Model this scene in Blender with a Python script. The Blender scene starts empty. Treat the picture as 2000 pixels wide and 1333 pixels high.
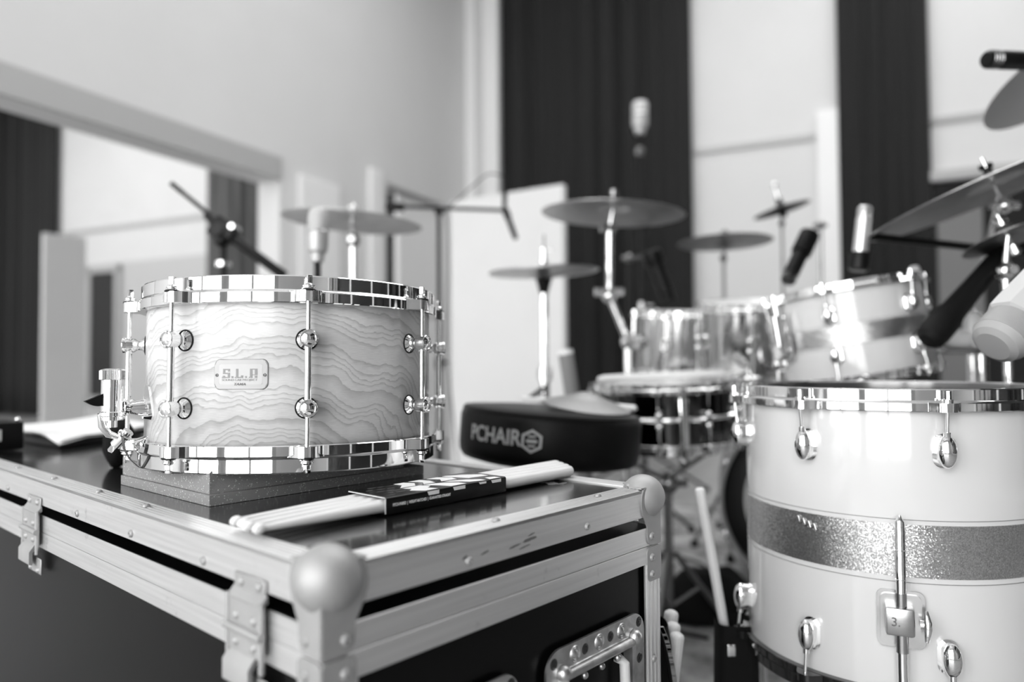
import bpy, bmesh, math, random
from mathutils import Matrix, Vector, noise
random.seed(7)
SC = bpy.context.scene
COL = SC.collection
PI = math.pi
rad = math.radians

# ------------------------------------------------------------------ camera
HC = 0.72                                  # lens height above the floor
FPX = 1439.685
PITCH, ROLL = rad(1.7043), rad(-0.3921)
_c, _s, _cr, _sr = math.cos(PITCH), math.sin(PITCH), math.cos(ROLL), math.sin(ROLL)
_right, _up, _fwd = Vector((1, 0, 0)), Vector((0, -_s, _c)), Vector((0, _c, _s))
_xr = _cr * _right + _sr * _up
_yu = -_sr * _right + _cr * _up
cam_d = bpy.data.cameras.new('camera')
cam = bpy.data.objects.new('camera', cam_d)
COL.objects.link(cam)
cam_m = Matrix.Identity(4)
for i in range(3):
    cam_m[i][0], cam_m[i][1], cam_m[i][2] = _xr[i], _yu[i], -_fwd[i]
cam_m.translation = Vector((0, 0, HC))
cam.matrix_world = cam_m
cam_d.sensor_fit = 'HORIZONTAL'
cam_d.sensor_width = 36
cam_d.lens = FPX * 36 / 2000
cam_d.clip_start = 0.05
cam_d.dof.use_dof = True
cam_d.dof.focus_distance = 0.84
cam_d.dof.aperture_fstop = 2.0
SC.camera = cam

# ------------------------------------------------------------------ view, world, light
SC.view_settings.view_transform = 'Standard'
SC.view_settings.look = 'None'
SC.view_settings.gamma = 1
SC.view_settings.exposure = -0.18
SC.view_settings.use_curve_mapping = False
SC.cycles.max_bounces = 10
SC.cycles.diffuse_bounces = 5
SC.cycles.glossy_bounces = 6
SC.cycles.caustics_reflective = False
SC.cycles.caustics_refractive = False
SC.cycles.sample_clamp_indirect = 6
wd = bpy.data.worlds.new('world')
SC.world = wd
wd.use_nodes = True
wd.node_tree.nodes['Background'].inputs[0].default_value = (1, 1, 1, 1)
wd.node_tree.nodes['Background'].inputs[1].default_value = 0.6


def area(name, loc, aim, sx, sy, power):
    d = bpy.data.lights.new(name, 'AREA')
    d.shape = 'RECTANGLE'
    d.size, d.size_y, d.energy = sx, sy, power
    o = bpy.data.objects.new(name, d)
    COL.objects.link(o)
    o.location = loc
    o.rotation_euler = (Vector(aim) - Vector(loc)).to_track_quat('-Z', 'Y').to_euler()
    o['kind'] = 'helper'
    return o


area('ceiling_fill', (1.5, 3.2, 4.85), (1.5, 3.4, 0), 5.0, 4.0, 205)  # added fill under the ceiling, no fitting of its own
area('adjoining_room_fill', (-6.0, 6.5, 4.85), (-6.0, 6.8, 0), 4.0, 3.5, 205)  # added fill that brightens the walls beyond the wide opening


# ------------------------------------------------------------------ pixel rays (camera frame 2000 x 1333)
def ray(px, py):
    u, v = (px - 1000) / FPX, (py - 666.5) / FPX
    u, v = _cr * u + _sr * v, -_sr * u + _cr * v
    d = _right * u + _fwd - _up * v
    return d


def at(px, py, Y):
    d = ray(px, py)
    return Vector((0, 0, HC)) + d * (Y / d.y)


# ------------------------------------------------------------------ materials
MAT = {}


def nodes_of(m):
    return m.node_tree.nodes, m.node_tree.links


def mat(name, col, rough=0.5, metal=0.0, coat=0.0, spec=0.5, noise_amt=0.0, noise_scale=8, bump=0.0, bump_scale=200, coat_r=0.03, trans=0.0, emit=None, stretch=None, sheen=0.0):
    m = bpy.data.materials.new(name)
    m.use_nodes = True
    N, L = nodes_of(m)
    b = N['Principled BSDF']
    c = (col, col, col, 1) if not isinstance(col, tuple) else col
    b.inputs['Base Color'].default_value = c
    b.inputs['Roughness'].default_value = rough
    b.inputs['Metallic'].default_value = metal
    b.inputs['Coat Weight'].default_value = coat
    b.inputs['Coat Roughness'].default_value = coat_r
    b.inputs['Specular IOR Level'].default_value = spec
    b.inputs['Transmission Weight'].default_value = trans
    b.inputs['Sheen Weight'].default_value = sheen
    if emit is not None:
        b.inputs['Emission Color'].default_value = (1, 1, 1, 1)
        b.inputs['Emission Strength'].default_value = emit
    tc = N.new('ShaderNodeTexCoord')
    mp = N.new('ShaderNodeMapping')
    L.new(tc.outputs['Object'], mp.inputs[0])
    if stretch:
        mp.inputs['Scale'].default_value = stretch
    if noise_amt:
        n = N.new('ShaderNodeTexNoise')
        n.inputs['Scale'].default_value = noise_scale
        n.inputs['Detail'].default_value = 6
        L.new(mp.outputs[0], n.inputs['Vector'])
        r = N.new('ShaderNodeMapRange')
        r.inputs['From Min'].default_value = 0.3
        r.inputs['From Max'].default_value = 0.7
        r.inputs['To Min'].default_value = max(0, c[0] * (1 - noise_amt))
        r.inputs['To Max'].default_value = min(1, c[0] * (1 + noise_amt))
        L.new(n.outputs[0], r.inputs[0])
        L.new(r.outputs[0], b.inputs['Base Color'])
    if bump:
        n = N.new('ShaderNodeTexNoise')
        n.inputs['Scale'].default_value = bump_scale
        n.inputs['Detail'].default_value = 4
        L.new(mp.outputs[0], n.inputs['Vector'])
        bp = N.new('ShaderNodeBump')
        bp.inputs['Strength'].default_value = bump
        bp.inputs['Distance'].default_value = 0.002
        L.new(n.outputs[0], bp.inputs['Height'])
        L.new(bp.outputs[0], b.inputs['Normal'])
    MAT[name] = m
    return m


mat('wall_paint', 0.66, 0.7, noise_amt=0.02, noise_scale=2)
mat('wall_paint_grey', 0.50, 0.7)
mat('white_trim', 0.82, 0.5)
mat('ceiling_paint', 0.8, 0.8)
mat('grey_trim', 0.42, 0.6)
mat('curtain_black', 0.009, 0.9, sheen=0.05, noise_amt=0.25, noise_scale=3, stretch=(6, 6, 0.3))
mat('curtain_grey', 0.09, 0.9, noise_amt=0.4, noise_scale=4, stretch=(6, 6, 0.3))
mat('chrome', 0.93, 0.035, 1.0)
mat('dark_chrome', 0.36, 0.14, 1.0)
mat('steel', 0.50, 0.26, 1.0, noise_amt=0.15, noise_scale=30)
mat('zinc', 0.55, 0.36, 1.0, noise_amt=0.30, noise_scale=45, bump=0.15, bump_scale=120)
mat('black_plastic', 0.004, 0.38, spec=0.22)
mat('black_rubber', 0.006, 0.6, spec=0.2)
mat('black_leather', 0.003, 0.42, spec=0.16, bump=0.15, bump_scale=500)
mat('cardboard_inside', 0.78, 0.8)
mat('sleeve_black', 0.004, 0.25, spec=0.3)
mat('ink_white', 0.88, 0.5)
mat('ink_grey', 0.27, 0.6)
mat('ink_dark', 0.12, 0.5)
mat('case_side', 0.0025, 0.30, spec=0.14)
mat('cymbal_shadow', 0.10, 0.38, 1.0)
mat('cymbal_pale', 0.74, 0.40, 1.0, bump=0.2, bump_scale=60)
mat('steel_dark', 0.22, 0.35, 1.0)
mat('cymbal_matt', 0.30, 0.5, 0.6)
mat('head_film', 0.86, 0.35)
mat('head_clear', 0.72, 0.15)
mat('white_lacquer', 0.70, 0.12, coat=0.8)
mat('black_hoop', 0.012, 0.12, coat=0.6)
mat('mic_grey', 0.50, 0.38, 0.3)
mat('mic_silver', 0.8, 0.3, 0.85)
mat('paper', 0.86, 0.7)
mat('cymbal_bronze', 0.52, 0.34, 1.0, bump=0.2, bump_scale=60, noise_amt=0.15, noise_scale=20)
mat('cymbal_dark', 0.24, 0.36, 1.0, bump=0.2, bump_scale=60, noise_amt=0.2, noise_scale=20)
mat('felt', 0.05, 0.95)
mat('dark_glass', 0.012, 0.05, spec=0.6)
mat('door_grey', 0.16, 0.5)
mat('daylight_glass', 1.0, 0.5, emit=6.3)
mat('bag_nylon', 0.006, 0.75, spec=0.15, bump=0.3, bump_scale=900)
mat('badge_plate', 0.50, 0.55, 0.0)
mat('plastic_white', 0.82, 0.35)
mat('panel_white', 0.70, 0.6, noise_amt=0.02, noise_scale=3)
mat('shell_chrome', 0.50, 0.10, 1.0, bump=0.12, bump_scale=14)
mat('shell_dark', 0.06, 0.08, 1.0, coat=0.5)
mat('floor_boards', 0.30, 0.4, noise_amt=0.3, noise_scale=3, stretch=(1, 8, 1))
mat('zinc_smooth', 0.40, 0.55, 0.5, noise_amt=0.07, noise_scale=25)
mat('scuffed_black', 0.02, 0.6)
mat('dark_chrome_screw', 0.10, 0.3, 0.9)
mat('plastic_white_soft', 0.62, 0.4)
mat('chip_grey', 0.10, 0.9)
mat('badge_edge', 0.16, 0.35, 0.7)
mat('badge_plate_pale', 0.56, 0.60, 0.0)
mat('steel_bright', 0.86, 0.22, 1.0)
mat('strap_grey', 0.05, 0.5)
mat('print_grey', 0.07, 0.5)
mat('band_line', 0.22, 0.4)
mat('band_white', 0.88, 0.3)
mat('hoop_grey', 0.42, 0.35, 0.5)
mat('head_black', 0.010, 0.35)
mat('ink_mid', 0.45, 0.6)
mat('felt_pale', 0.6, 0.9)
mat('mic_grille', 0.55, 0.5, 0.5, bump=0.5, bump_scale=1500)
mat('cable_grey', 0.10, 0.6)
mat('mic_pale', 0.36, 0.5)
mat('mic_pale_body', 0.50, 0.5)
mat('ink_pale', 0.55, 0.5)
mat('roll_grey', 0.22, 0.6)


def aluminium(name, base, horizontal_axis):
    """brushed extrusion: fine streaks that run along the profile, grime and dark scuffs"""
    m = mat(name, base, 0.36, 0.85)
    N, L = nodes_of(m)
    b = N['Principled BSDF']
    tc = N.new('ShaderNodeTexCoord')
    mp = N.new('ShaderNodeMapping')
    sc = [260, 260, 260]
    sc[horizontal_axis] = 5
    mp.inputs['Scale'].default_value = sc
    L.new(tc.outputs['Object'], mp.inputs[0])
    n = N.new('ShaderNodeTexNoise')
    n.inputs['Scale'].default_value = 1.0
    n.inputs['Detail'].default_value = 5
    L.new(mp.outputs[0], n.inputs['Vector'])
    n2 = N.new('ShaderNodeTexNoise')
    n2.inputs['Scale'].default_value = 14
    n2.inputs['Detail'].default_value = 8
    n2.inputs['Roughness'].default_value = 0.75
    L.new(tc.outputs['Object'], n2.inputs['Vector'])
    # grime streak: long thin scratches
    r1 = N.new('ShaderNodeMapRange')
    r1.inputs[1].default_value, r1.inputs[2].default_value = 0.3, 0.7
    r1.inputs[3].default_value, r1.inputs[4].default_value = base * 0.90, min(1, base * 1.06)
    L.new(n.outputs[0], r1.inputs[0])
    r2 = N.new('ShaderNodeMapRange')
    r2.inputs[1].default_value, r2.inputs[2].default_value = 0.60, 0.74
    r2.inputs[3].default_value, r2.inputs[4].default_value = 1.0, 0.45
    L.new(n2.outputs[0], r2.inputs[0])
    mu = N.new('ShaderNodeMath')
    mu.operation = 'MULTIPLY'
    L.new(r1.outputs[0], mu.inputs[0])
    L.new(r2.outputs[0], mu.inputs[1])
    L.new(mu.outputs[0], b.inputs['Base Color'])
    bp = N.new('ShaderNodeBump')
    bp.inputs['Strength'].default_value = 0.12
    bp.inputs['Distance'].default_value = 0.001
    L.new(n.outputs[0], bp.inputs['Height'])
    L.new(bp.outputs[0], b.inputs['Normal'])
    return m


aluminium('alu_x', 0.72, 0)  # darker base: the dimmer right face's shade is put into the colour
aluminium('alu_y', 0.88, 1)  # paler base: the brighter light on the left face is put into the colour
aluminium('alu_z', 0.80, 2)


def lid_laminate():
    m = mat('black_laminate', 0.006, 0.12, spec=1.0, coat=0.6, coat_r=0.10)
    N, L = nodes_of(m)
    b = N['Principled BSDF']
    tc = N.new('ShaderNodeTexCoord')
    v = N.new('ShaderNodeTexNoise')
    v.inputs['Scale'].default_value = 60
    v.inputs['Detail'].default_value = 10
    v.inputs['Roughness'].default_value = 0.8
    mp = N.new('ShaderNodeMapping')
    mp.inputs['Scale'].default_value = (1, 0.35, 1)
    L.new(tc.outputs['Object'], mp.inputs[0])
    L.new(mp.outputs[0], v.inputs['Vector'])
    r = N.new('ShaderNodeMapRange')
    r.inputs[1].default_value, r.inputs[2].default_value = 0.70, 0.78
    r.inputs[3].default_value, r.inputs[4].default_value = 0.008, 0.16
    L.new(v.outputs[0], r.inputs[0])
    L.new(r.outputs[0], b.inputs['Base Color'])
    n2 = N.new('ShaderNodeTexNoise')
    n2.inputs['Scale'].default_value = 7
    n2.inputs['Detail'].default_value = 6
    L.new(tc.outputs['Object'], n2.inputs['Vector'])
    r2 = N.new('ShaderNodeMapRange')
    r2.inputs[3].default_value, r2.inputs[4].default_value = 0.12, 0.26
    L.new(n2.outputs[0], r2.inputs[0])
    L.new(r2.outputs[0], b.inputs['Roughness'])


lid_laminate()


def foam_mat():
    m = mat('foam', 0.25, 0.95)
    N, L = nodes_of(m)
    b = N['Principled BSDF']
    tc = N.new('ShaderNodeTexCoord')
    v = N.new('ShaderNodeTexVoronoi')
    v.inputs['Scale'].default_value = 950
    L.new(tc.outputs['Object'], v.inputs['Vector'])
    sep = N.new('ShaderNodeSeparateColor')
    L.new(v.outputs['Color'], sep.inputs[0])
    r = N.new('ShaderNodeMapRange')
    r.inputs[1].default_value, r.inputs[2].default_value = 0.95, 0.98
    r.inputs[3].default_value, r.inputs[4].default_value = 0.25, 0.65
    L.new(sep.outputs[0], r.inputs[0])
    L.new(r.outputs[0], b.inputs['Base Color'])
    bp = N.new('ShaderNodeBump')
    bp.inputs['Strength'].default_value = 0.22
    bp.inputs['Distance'].default_value = 0.002
    L.new(v.outputs['Distance'], bp.inputs['Height'])
    L.new(bp.outputs[0], b.inputs['Normal'])


foam_mat()


def math_node(N, L, op, a, b=None, c=None):
    n = N.new('ShaderNodeMath')
    n.operation = op
    for i, x in enumerate((a, b, c)):
        if x is None:
            continue
        if isinstance(x, (int, float)):
            n.inputs[i].default_value = x
        else:
            L.new(x, n.inputs[i])
    return n.outputs[0]


def grain_mat():
    """figured ash veneer wrapped round the shell: growth rings in (arc length, height) space"""
    m = mat('ash_veneer', 0.7, 0.30, coat=0.22, coat_r=0.08)
    N, L = nodes_of(m)
    b = N['Principled BSDF']
    tc = N.new('ShaderNodeTexCoord')
    sp = N.new('ShaderNodeSeparateXYZ')
    L.new(tc.outputs['Object'], sp.inputs[0])
    ang = math_node(N, L, 'ARCTAN2', sp.outputs[0], math_node(N, L, 'MULTIPLY', sp.outputs[1], -1.0))   # 0 at the front (-y)
    u = math_node(N, L, 'MULTIPLY', ang, 0.178)
    v = sp.outputs[2]
    cb = N.new('ShaderNodeCombineXYZ')
    L.new(u, cb.inputs[0])
    L.new(v, cb.inputs[1])

    def nz(scale, sx, sy, detail=2, rough=0.5):
        mp = N.new('ShaderNodeMapping')
        mp.inputs['Scale'].default_value = (sx, sy, 1)
        L.new(cb.outputs[0], mp.inputs[0])
        n = N.new('ShaderNodeTexNoise')
        n.inputs['Scale'].default_value = scale
        n.inputs['Detail'].default_value = detail
        n.inputs['Roughness'].default_value = rough
        L.new(mp.outputs[0], n.inputs['Vector'])
        return n.outputs[0]
    # distance from a heart low on the front of the shell
    du = math_node(N, L, 'SUBTRACT', u, 0.018)
    dv = math_node(N, L, 'ADD', v, 0.118)
    du2 = math_node(N, L, 'POWER', math_node(N, L, 'ABSOLUTE', math_node(N, L, 'MULTIPLY', du, 0.52)), 2.0)
    dv2 = math_node(N, L, 'POWER', math_node(N, L, 'ABSOLUTE', dv), 2.0)
    d = math_node(N, L, 'SQRT', math_node(N, L, 'ADD', du2, dv2))
    w1 = math_node(N, L, 'MULTIPLY', math_node(N, L, 'SUBTRACT', nz(1.0, 12, 9, 2, 0.5), 0.5), 0.055)
    w2 = math_node(N, L, 'MULTIPLY', math_node(N, L, 'SUBTRACT', nz(1.0, 42, 22, 2, 0.5), 0.5), 0.011)
    w3 = math_node(N, L, 'MULTIPLY', math_node(N, L, 'SUBTRACT', nz(1.0, 90, 500, 2, 0.5), 0.5), 0.0026)
    f = math_node(N, L, 'ADD', math_node(N, L, 'ADD', d, w1), math_node(N, L, 'ADD', w2, w3))
    wob = math_node(N, L, 'MULTIPLY', math_node(N, L, 'SINE', math_node(N, L, 'MULTIPLY', f, 150.0)), 0.55)
    ph = math_node(N, L, 'FRACT', math_node(N, L, 'ADD', math_node(N, L, 'MULTIPLY', f, 112.0), wob))
    cr = N.new('ShaderNodeValToRGB')
    e = cr.color_ramp.elements
    e[0].position, e[0].color = 0.0, (0.66, 0.66, 0.66, 1)
    e[1].position, e[1].color = 1.0, (0.45, 0.45, 0.45, 1)
    for p, c in ((0.08, 0.72), (0.60, 0.70), (0.90, 0.54)):
        x = cr.color_ramp.elements.new(p)
        x.color = (c, c, c, 1)
    L.new(ph, cr.inputs[0])
    pores = nz(1.0, 90, 1600, 3, 0.6)
    pr = N.new('ShaderNodeMapRange')
    pr.inputs[1].default_value, pr.inputs[2].default_value = 0.35, 0.65
    pr.inputs[3].default_value, pr.inputs[4].default_value = 0.90, 1.06
    L.new(pores, pr.inputs[0])
    fade = N.new('ShaderNodeMapRange')
    L.new(nz(1.0, 9, 16, 2), fade.inputs[0])
    fade.inputs[1].default_value, fade.inputs[2].default_value = 0.3, 0.7
    fade.inputs[3].default_value, fade.inputs[4].default_value = 0.82, 1.08
    rgb = N.new('ShaderNodeSeparateColor')
    L.new(cr.outputs[0], rgb.inputs[0])
    col = math_node(N, L, 'MULTIPLY', math_node(N, L, 'MULTIPLY', rgb.outputs[0], pr.outputs[0]), fade.outputs[0])
    L.new(col, b.inputs['Base Color'])


grain_mat()


def stick_mat():
    m = mat('maple_stick', 0.78, 0.45)
    N, L = nodes_of(m)
    b = N['Principled BSDF']
    tc = N.new('ShaderNodeTexCoord')
    mp = N.new('ShaderNodeMapping')
    mp.inputs['Scale'].default_value = (6, 260, 260)
    L.new(tc.outputs['Object'], mp.inputs[0])
    n = N.new('ShaderNodeTexNoise')
    n.inputs['Scale'].default_value = 1
    n.inputs['Detail'].default_value = 3
    L.new(mp.outputs[0], n.inputs['Vector'])
    r = N.new('ShaderNodeMapRange')
    r.inputs[1].default_value, r.inputs[2].default_value = 0.3, 0.7
    r.inputs[3].default_value, r.inputs[4].default_value = 0.66, 0.84
    L.new(n.outputs[0], r.inputs[0])
    L.new(r.outputs[0], b.inputs['Base Color'])


stick_mat()


def sparkle_mat():
    """metal-flake wrap: every flake is a tiny mirror with its own tilt"""
    m = mat('silver_sparkle', 0.5, 0.28, 0.9, coat=0.6)
    N, L = nodes_of(m)
    b = N['Principled BSDF']
    tc = N.new('ShaderNodeTexCoord')
    v = N.new('ShaderNodeTexVoronoi')
    v.inputs['Scale'].default_value = 900
    L.new(tc.outputs['Object'], v.inputs['Vector'])
    geo = N.new('ShaderNodeNewGeometry')
    sub = N.new('ShaderNodeVectorMath')
    sub.operation = 'SUBTRACT'
    L.new(v.outputs['Color'], sub.inputs[0])
    sub.inputs[1].default_value = (0.5, 0.5, 0.5)
    scl = N.new('ShaderNodeVectorMath')
    scl.operation = 'SCALE'
    scl.inputs['Scale'].default_value = 0.28
    L.new(sub.outputs[0], scl.inputs[0])
    add = N.new('ShaderNodeVectorMath')
    add.operation = 'ADD'
    L.new(geo.outputs['Normal'], add.inputs[0])
    L.new(scl.outputs[0], add.inputs[1])
    nm = N.new('ShaderNodeVectorMath')
    nm.operation = 'NORMALIZE'
    L.new(add.outputs[0], nm.inputs[0])
    L.new(nm.outputs[0], b.inputs['Normal'])
    sep = N.new('ShaderNodeSeparateColor')
    L.new(v.outputs['Color'], sep.inputs[0])
    r = N.new('ShaderNodeMapRange')
    r.inputs[3].default_value, r.inputs[4].default_value = 0.38, 0.68
    L.new(sep.outputs[1], r.inputs[0])
    L.new(r.outputs[0], b.inputs['Base Color'])


sparkle_mat()


def rug_mat():
    m = mat('rug_weave', 0.3, 0.95)
    N, L = nodes_of(m)
    b = N['Principled BSDF']
    tc = N.new('ShaderNodeTexCoord')
    n = N.new('ShaderNodeTexNoise')
    n.inputs['Scale'].default_value = 5
    n.inputs['Detail'].default_value = 8
    n.inputs['Roughness'].default_value = 0.7
    L.new(tc.outputs['Object'], n.inputs['Vector'])
    cr = N.new('ShaderNodeValToRGB')
    e = cr.color_ramp.elements
    e[0].position, e[0].color = 0.36, (0.08, 0.08, 0.08, 1)
    e[1].position, e[1].color = 0.60, (0.40, 0.40, 0.40, 1)
    L.new(n.outputs[0], cr.inputs[0])
    L.new(cr.outputs[0], b.inputs['Base Color'])


rug_mat()


# ------------------------------------------------------------------ mesh helpers
def frame(z, x=None, loc=(0, 0, 0)):
    z = Vector(z).normalized()
    if x is None:
        x = Vector((1, 0, 0)) if abs(z.x) < 0.9 else Vector((0, 1, 0))
    x = Vector(x)
    y = z.cross(x).normalized()
    x = y.cross(z).normalized()
    m = Matrix.Identity(4)
    for i in range(3):
        m[i][0], m[i][1], m[i][2] = x[i], y[i], z[i]
    m.translation = Vector(loc)
    return m


def T(x=0, y=0, z=0):
    return Matrix.Translation((x, y, z))


def Rz(a):
    return Matrix.Rotation(a, 4, 'Z')


class MB:
    def __init__(self):
        self.bm = bmesh.new()

    def box(self, c, s, m=None, bev=0.0, seg=2):
        m = m or Matrix.Identity(4)
        r = bmesh.ops.create_cube(self.bm, size=1.0, matrix=m @ Matrix.Translation(c) @ Matrix.Diagonal((s[0], s[1], s[2], 1)))
        if bev:
            es = list({e for v in r['verts'] for e in v.link_edges})
            bmesh.ops.bevel(self.bm, geom=es, offset=bev, segments=seg, affect='EDGES', profile=0.5)
        return self

    def lathe(self, prof, n=48, m=None, a0=0.0, a1=2 * PI):
        m = m or Matrix.Identity(4)
        full = abs(a1 - a0 - 2 * PI) < 1e-6
        k = n if full else n + 1
        rings = []
        for (r, z) in prof:
            if r < 1e-7:
                rings.append([self.bm.verts.new(m @ Vector((0, 0, z)))])
            else:
                rings.append([self.bm.verts.new(m @ Vector((r * math.cos(a0 + (a1 - a0) * i / n), r * math.sin(a0 + (a1 - a0) * i / n), z))) for i in range(k)])
        for A, B in zip(rings, rings[1:]):
            for i in range(n):
                j = (i + 1) % k if full else i + 1
                a = A[i] if len(A) > 1 else A[0]
                a2 = A[j] if len(A) > 1 else A[0]
                b = B[i] if len(B) > 1 else B[0]
                b2 = B[j] if len(B) > 1 else B[0]
                vs = []
                for q in (a, a2, b2, b):
                    if q not in vs:
                        vs.append(q)
                if len(vs) > 2:
                    try:
                        self.bm.faces.new(vs)
                    except ValueError:
                        pass
        return self

    def cyl(self, p, q, r, n=16, r2=None):
        p, q = Vector(p), Vector(q)
        h = (q - p).length
        r2 = r if r2 is None else r2
        return self.lathe([(0, 0), (r, 0), (r2, h), (0, h)], n, frame(q - p, loc=p))

    def sphere(self, c, r, n=20, m=None, sc=(1, 1, 1)):
        k = max(6, n // 2)
        prof = [(r * math.sin(PI * i / k), -r * math.cos(PI * i / k)) for i in range(k + 1)]
        prof[0] = (0, -r)
        prof[-1] = (0, r)
        return self.lathe(prof, n, (m or Matrix.Identity(4)) @ Matrix.Translation(c) @ Matrix.Diagonal((sc[0], sc[1], sc[2], 1)))

    def tube(self, pts, r, n=10, closed=False, cap=True):
        pts = [Vector(p) for p in pts]
        rs = r if isinstance(r, (list, tuple)) else [r] * len(pts)
        rings = []
        up = None
        for i, p in enumerate(pts):
            if closed:
                t = (pts[(i + 1) % len(pts)] - pts[i - 1]).normalized()
            else:
                t = (pts[min(i + 1, len(pts) - 1)] - pts[max(i - 1, 0)]).normalized()
            if up is None:
                up = t.orthogonal().normalized()
            up = (up - t * up.dot(t))
            up = up.normalized() if up.length > 1e-6 else t.orthogonal().normalized()
            w = t.cross(up)
            rings.append([self.bm.verts.new(p + rs[i] * (math.cos(2 * PI * j / n) * up + math.sin(2 * PI * j / n) * w)) for j in range(n)])
        m = len(rings)
        for i in range(m if closed else m - 1):
            A, B = rings[i], rings[(i + 1) % m]
            for j in range(n):
                self.bm.faces.new((A[j], A[(j + 1) % n], B[(j + 1) % n], B[j]))
        if cap and not closed:
            self.bm.faces.new(rings[0])
            self.bm.faces.new(rings[-1])
        return self

    def prism(self, poly, h, m=None, z0=0.0):
        m = m or Matrix.Identity(4)
        A = [self.bm.verts.new(m @ Vector((x, y, z0))) for x, y in poly]
        B = [self.bm.verts.new(m @ Vector((x, y, z0 + h))) for x, y in poly]
        k = len(poly)
        self.bm.faces.new(A)
        self.bm.faces.new(B)
        for i in range(k):
            self.bm.faces.new((A[i], A[(i + 1) % k], B[(i + 1) % k], B[i]))
        return self

    def grid(self, fn, nu, nv):
        V = [[self.bm.verts.new(fn(i / nu, j / nv)) for j in range(nv + 1)] for i in range(nu + 1)]
        for i in range(nu):
            for j in range(nv):
                self.bm.faces.new((V[i][j], V[i + 1][j], V[i + 1][j + 1], V[i][j + 1]))
        return self

    def warp(self, fn):
        for v in self.bm.verts:
            v.co = fn(v.co)
        return self

    def build(self, name, material, parent=None, smooth=38, recalc=True):
        bm = self.bm
        if recalc:
            bmesh.ops.recalc_face_normals(bm, faces=bm.faces[:])
        me = bpy.data.meshes.new(name)
        bm.to_mesh(me)
        bm.free()
        if smooth:
            me.polygons.foreach_set('use_smooth', [True] * len(me.polygons))
            me.set_sharp_from_angle(angle=rad(smooth))
        me.materials.append(MAT[material])
        o = bpy.data.objects.new(name, me)
        COL.objects.link(o)
        if parent is not None:
            o.parent = parent
        return o


def rrect(w, h, r, k=6, cx=0.0, cy=0.0):
    pts = []
    for (sx, sy, a) in ((1, 1, 0), (-1, 1, 90), (-1, -1, 180), (1, -1, 270)):
        for i in range(k + 1):
            t = rad(a + 90 * i / k)
            pts.append((cx + sx * (w / 2 - r) + r * math.cos(t), cy + sy * (h / 2 - r) + r * math.sin(t)))
    return pts


def thing(name, label, cat, m=None, group=None):
    o = bpy.data.objects.new(name, None)
    o.empty_display_size = 0.05
    COL.objects.link(o)
    if m is not None:
        o.matrix_world = m
    o['label'] = label
    o['category'] = cat
    if group:
        o['group'] = group
    return o


def tag(o, label, cat, group=None, m=None):
    o['label'] = label
    o['category'] = cat
    if group:
        o['group'] = group
    if m is not None:
        o.matrix_world = m
    return o


def structure(o, m=None):
    o['kind'] = 'structure'
    if m is not None:
        o.matrix_world = m
    return o


def text_mesh(s, size, depth, name, material, parent, m, bold=0.0, sx=1.0, shear=0.0, warp=None, align='CENTER'):
    cu = bpy.data.curves.new(name, 'FONT')
    cu.body = s
    cu.size = size
    cu.extrude = depth
    cu.offset = bold
    cu.shear = shear
    cu.align_x = align
    cu.align_y = 'CENTER'
    tmp = bpy.data.objects.new('tmp_text', cu)
    COL.objects.link(tmp)
    dg = bpy.context.evaluated_depsgraph_get()
    me = bpy.data.meshes.new_from_object(tmp.evaluated_get(dg))
    bpy.data.objects.remove(tmp)
    bpy.data.curves.remove(cu)
    bm = bmesh.new()
    bm.from_mesh(me)
    if warp:
        bmesh.ops.subdivide_edges(bm, edges=[e for e in bm.edges if e.calc_length() > size * 0.2], cuts=2)
    for v in bm.verts:
        p = Vector((v.co.x * sx, v.co.y, v.co.z))
        v.co = warp(p) if warp else (m @ p)
    bm.to_mesh(me)
    bm.free()
    me.name = name
    me.materials.clear()
    me.materials.append(MAT[material])
    o = bpy.data.objects.new(name, me)
    COL.objects.link(o)
    o.parent = parent
    return o

# ------------------------------------------------------------------ the room (local x along the back wall, -y towards the camera side)
WR = frame((0, 0, 1), (0.899, -0.437, 0), (-0.437, 7.5, 0))
WR = Matrix(((0.8994, 0.4372, 0, -0.437), (-0.4372, 0.8994, 0, 7.5), (0, 0, 1, 0), (0, 0, 0, 1)))
S0, S1, Y1, HT = -9.5, 7.2, -9.0, 5.0
structure(MB().box(((S0 + S1) / 2, Y1 / 2, -0.054), (S1 - S0 + 0.4, -Y1 + 0.4, 0.1)).build('floor', 'floor_boards', smooth=0), WR)
structure(MB().box(((S0 + S1) / 2, Y1 / 2, HT + 0.05), (S1 - S0 + 0.4, -Y1 + 0.4, 0.1)).build('ceiling', 'ceiling_paint', smooth=0), WR)
structure(MB().box(((S0 + S1) / 2, 0.1, HT / 2), (S1 - S0 + 0.4, 0.2, HT)).build('wall_back', 'wall_paint', smooth=0), WR)
structure(MB().box((S1 + 0.1, Y1 / 2, HT / 2), (0.2, -Y1 + 0.4, HT)).build('wall_right', 'wall_paint', smooth=0), WR)
structure(MB().box((S0 - 0.1, Y1 / 2, HT / 2), (0.2, -Y1 + 0.4, HT)).build('wall_far_left', 'wall_paint', smooth=0), WR)
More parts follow.
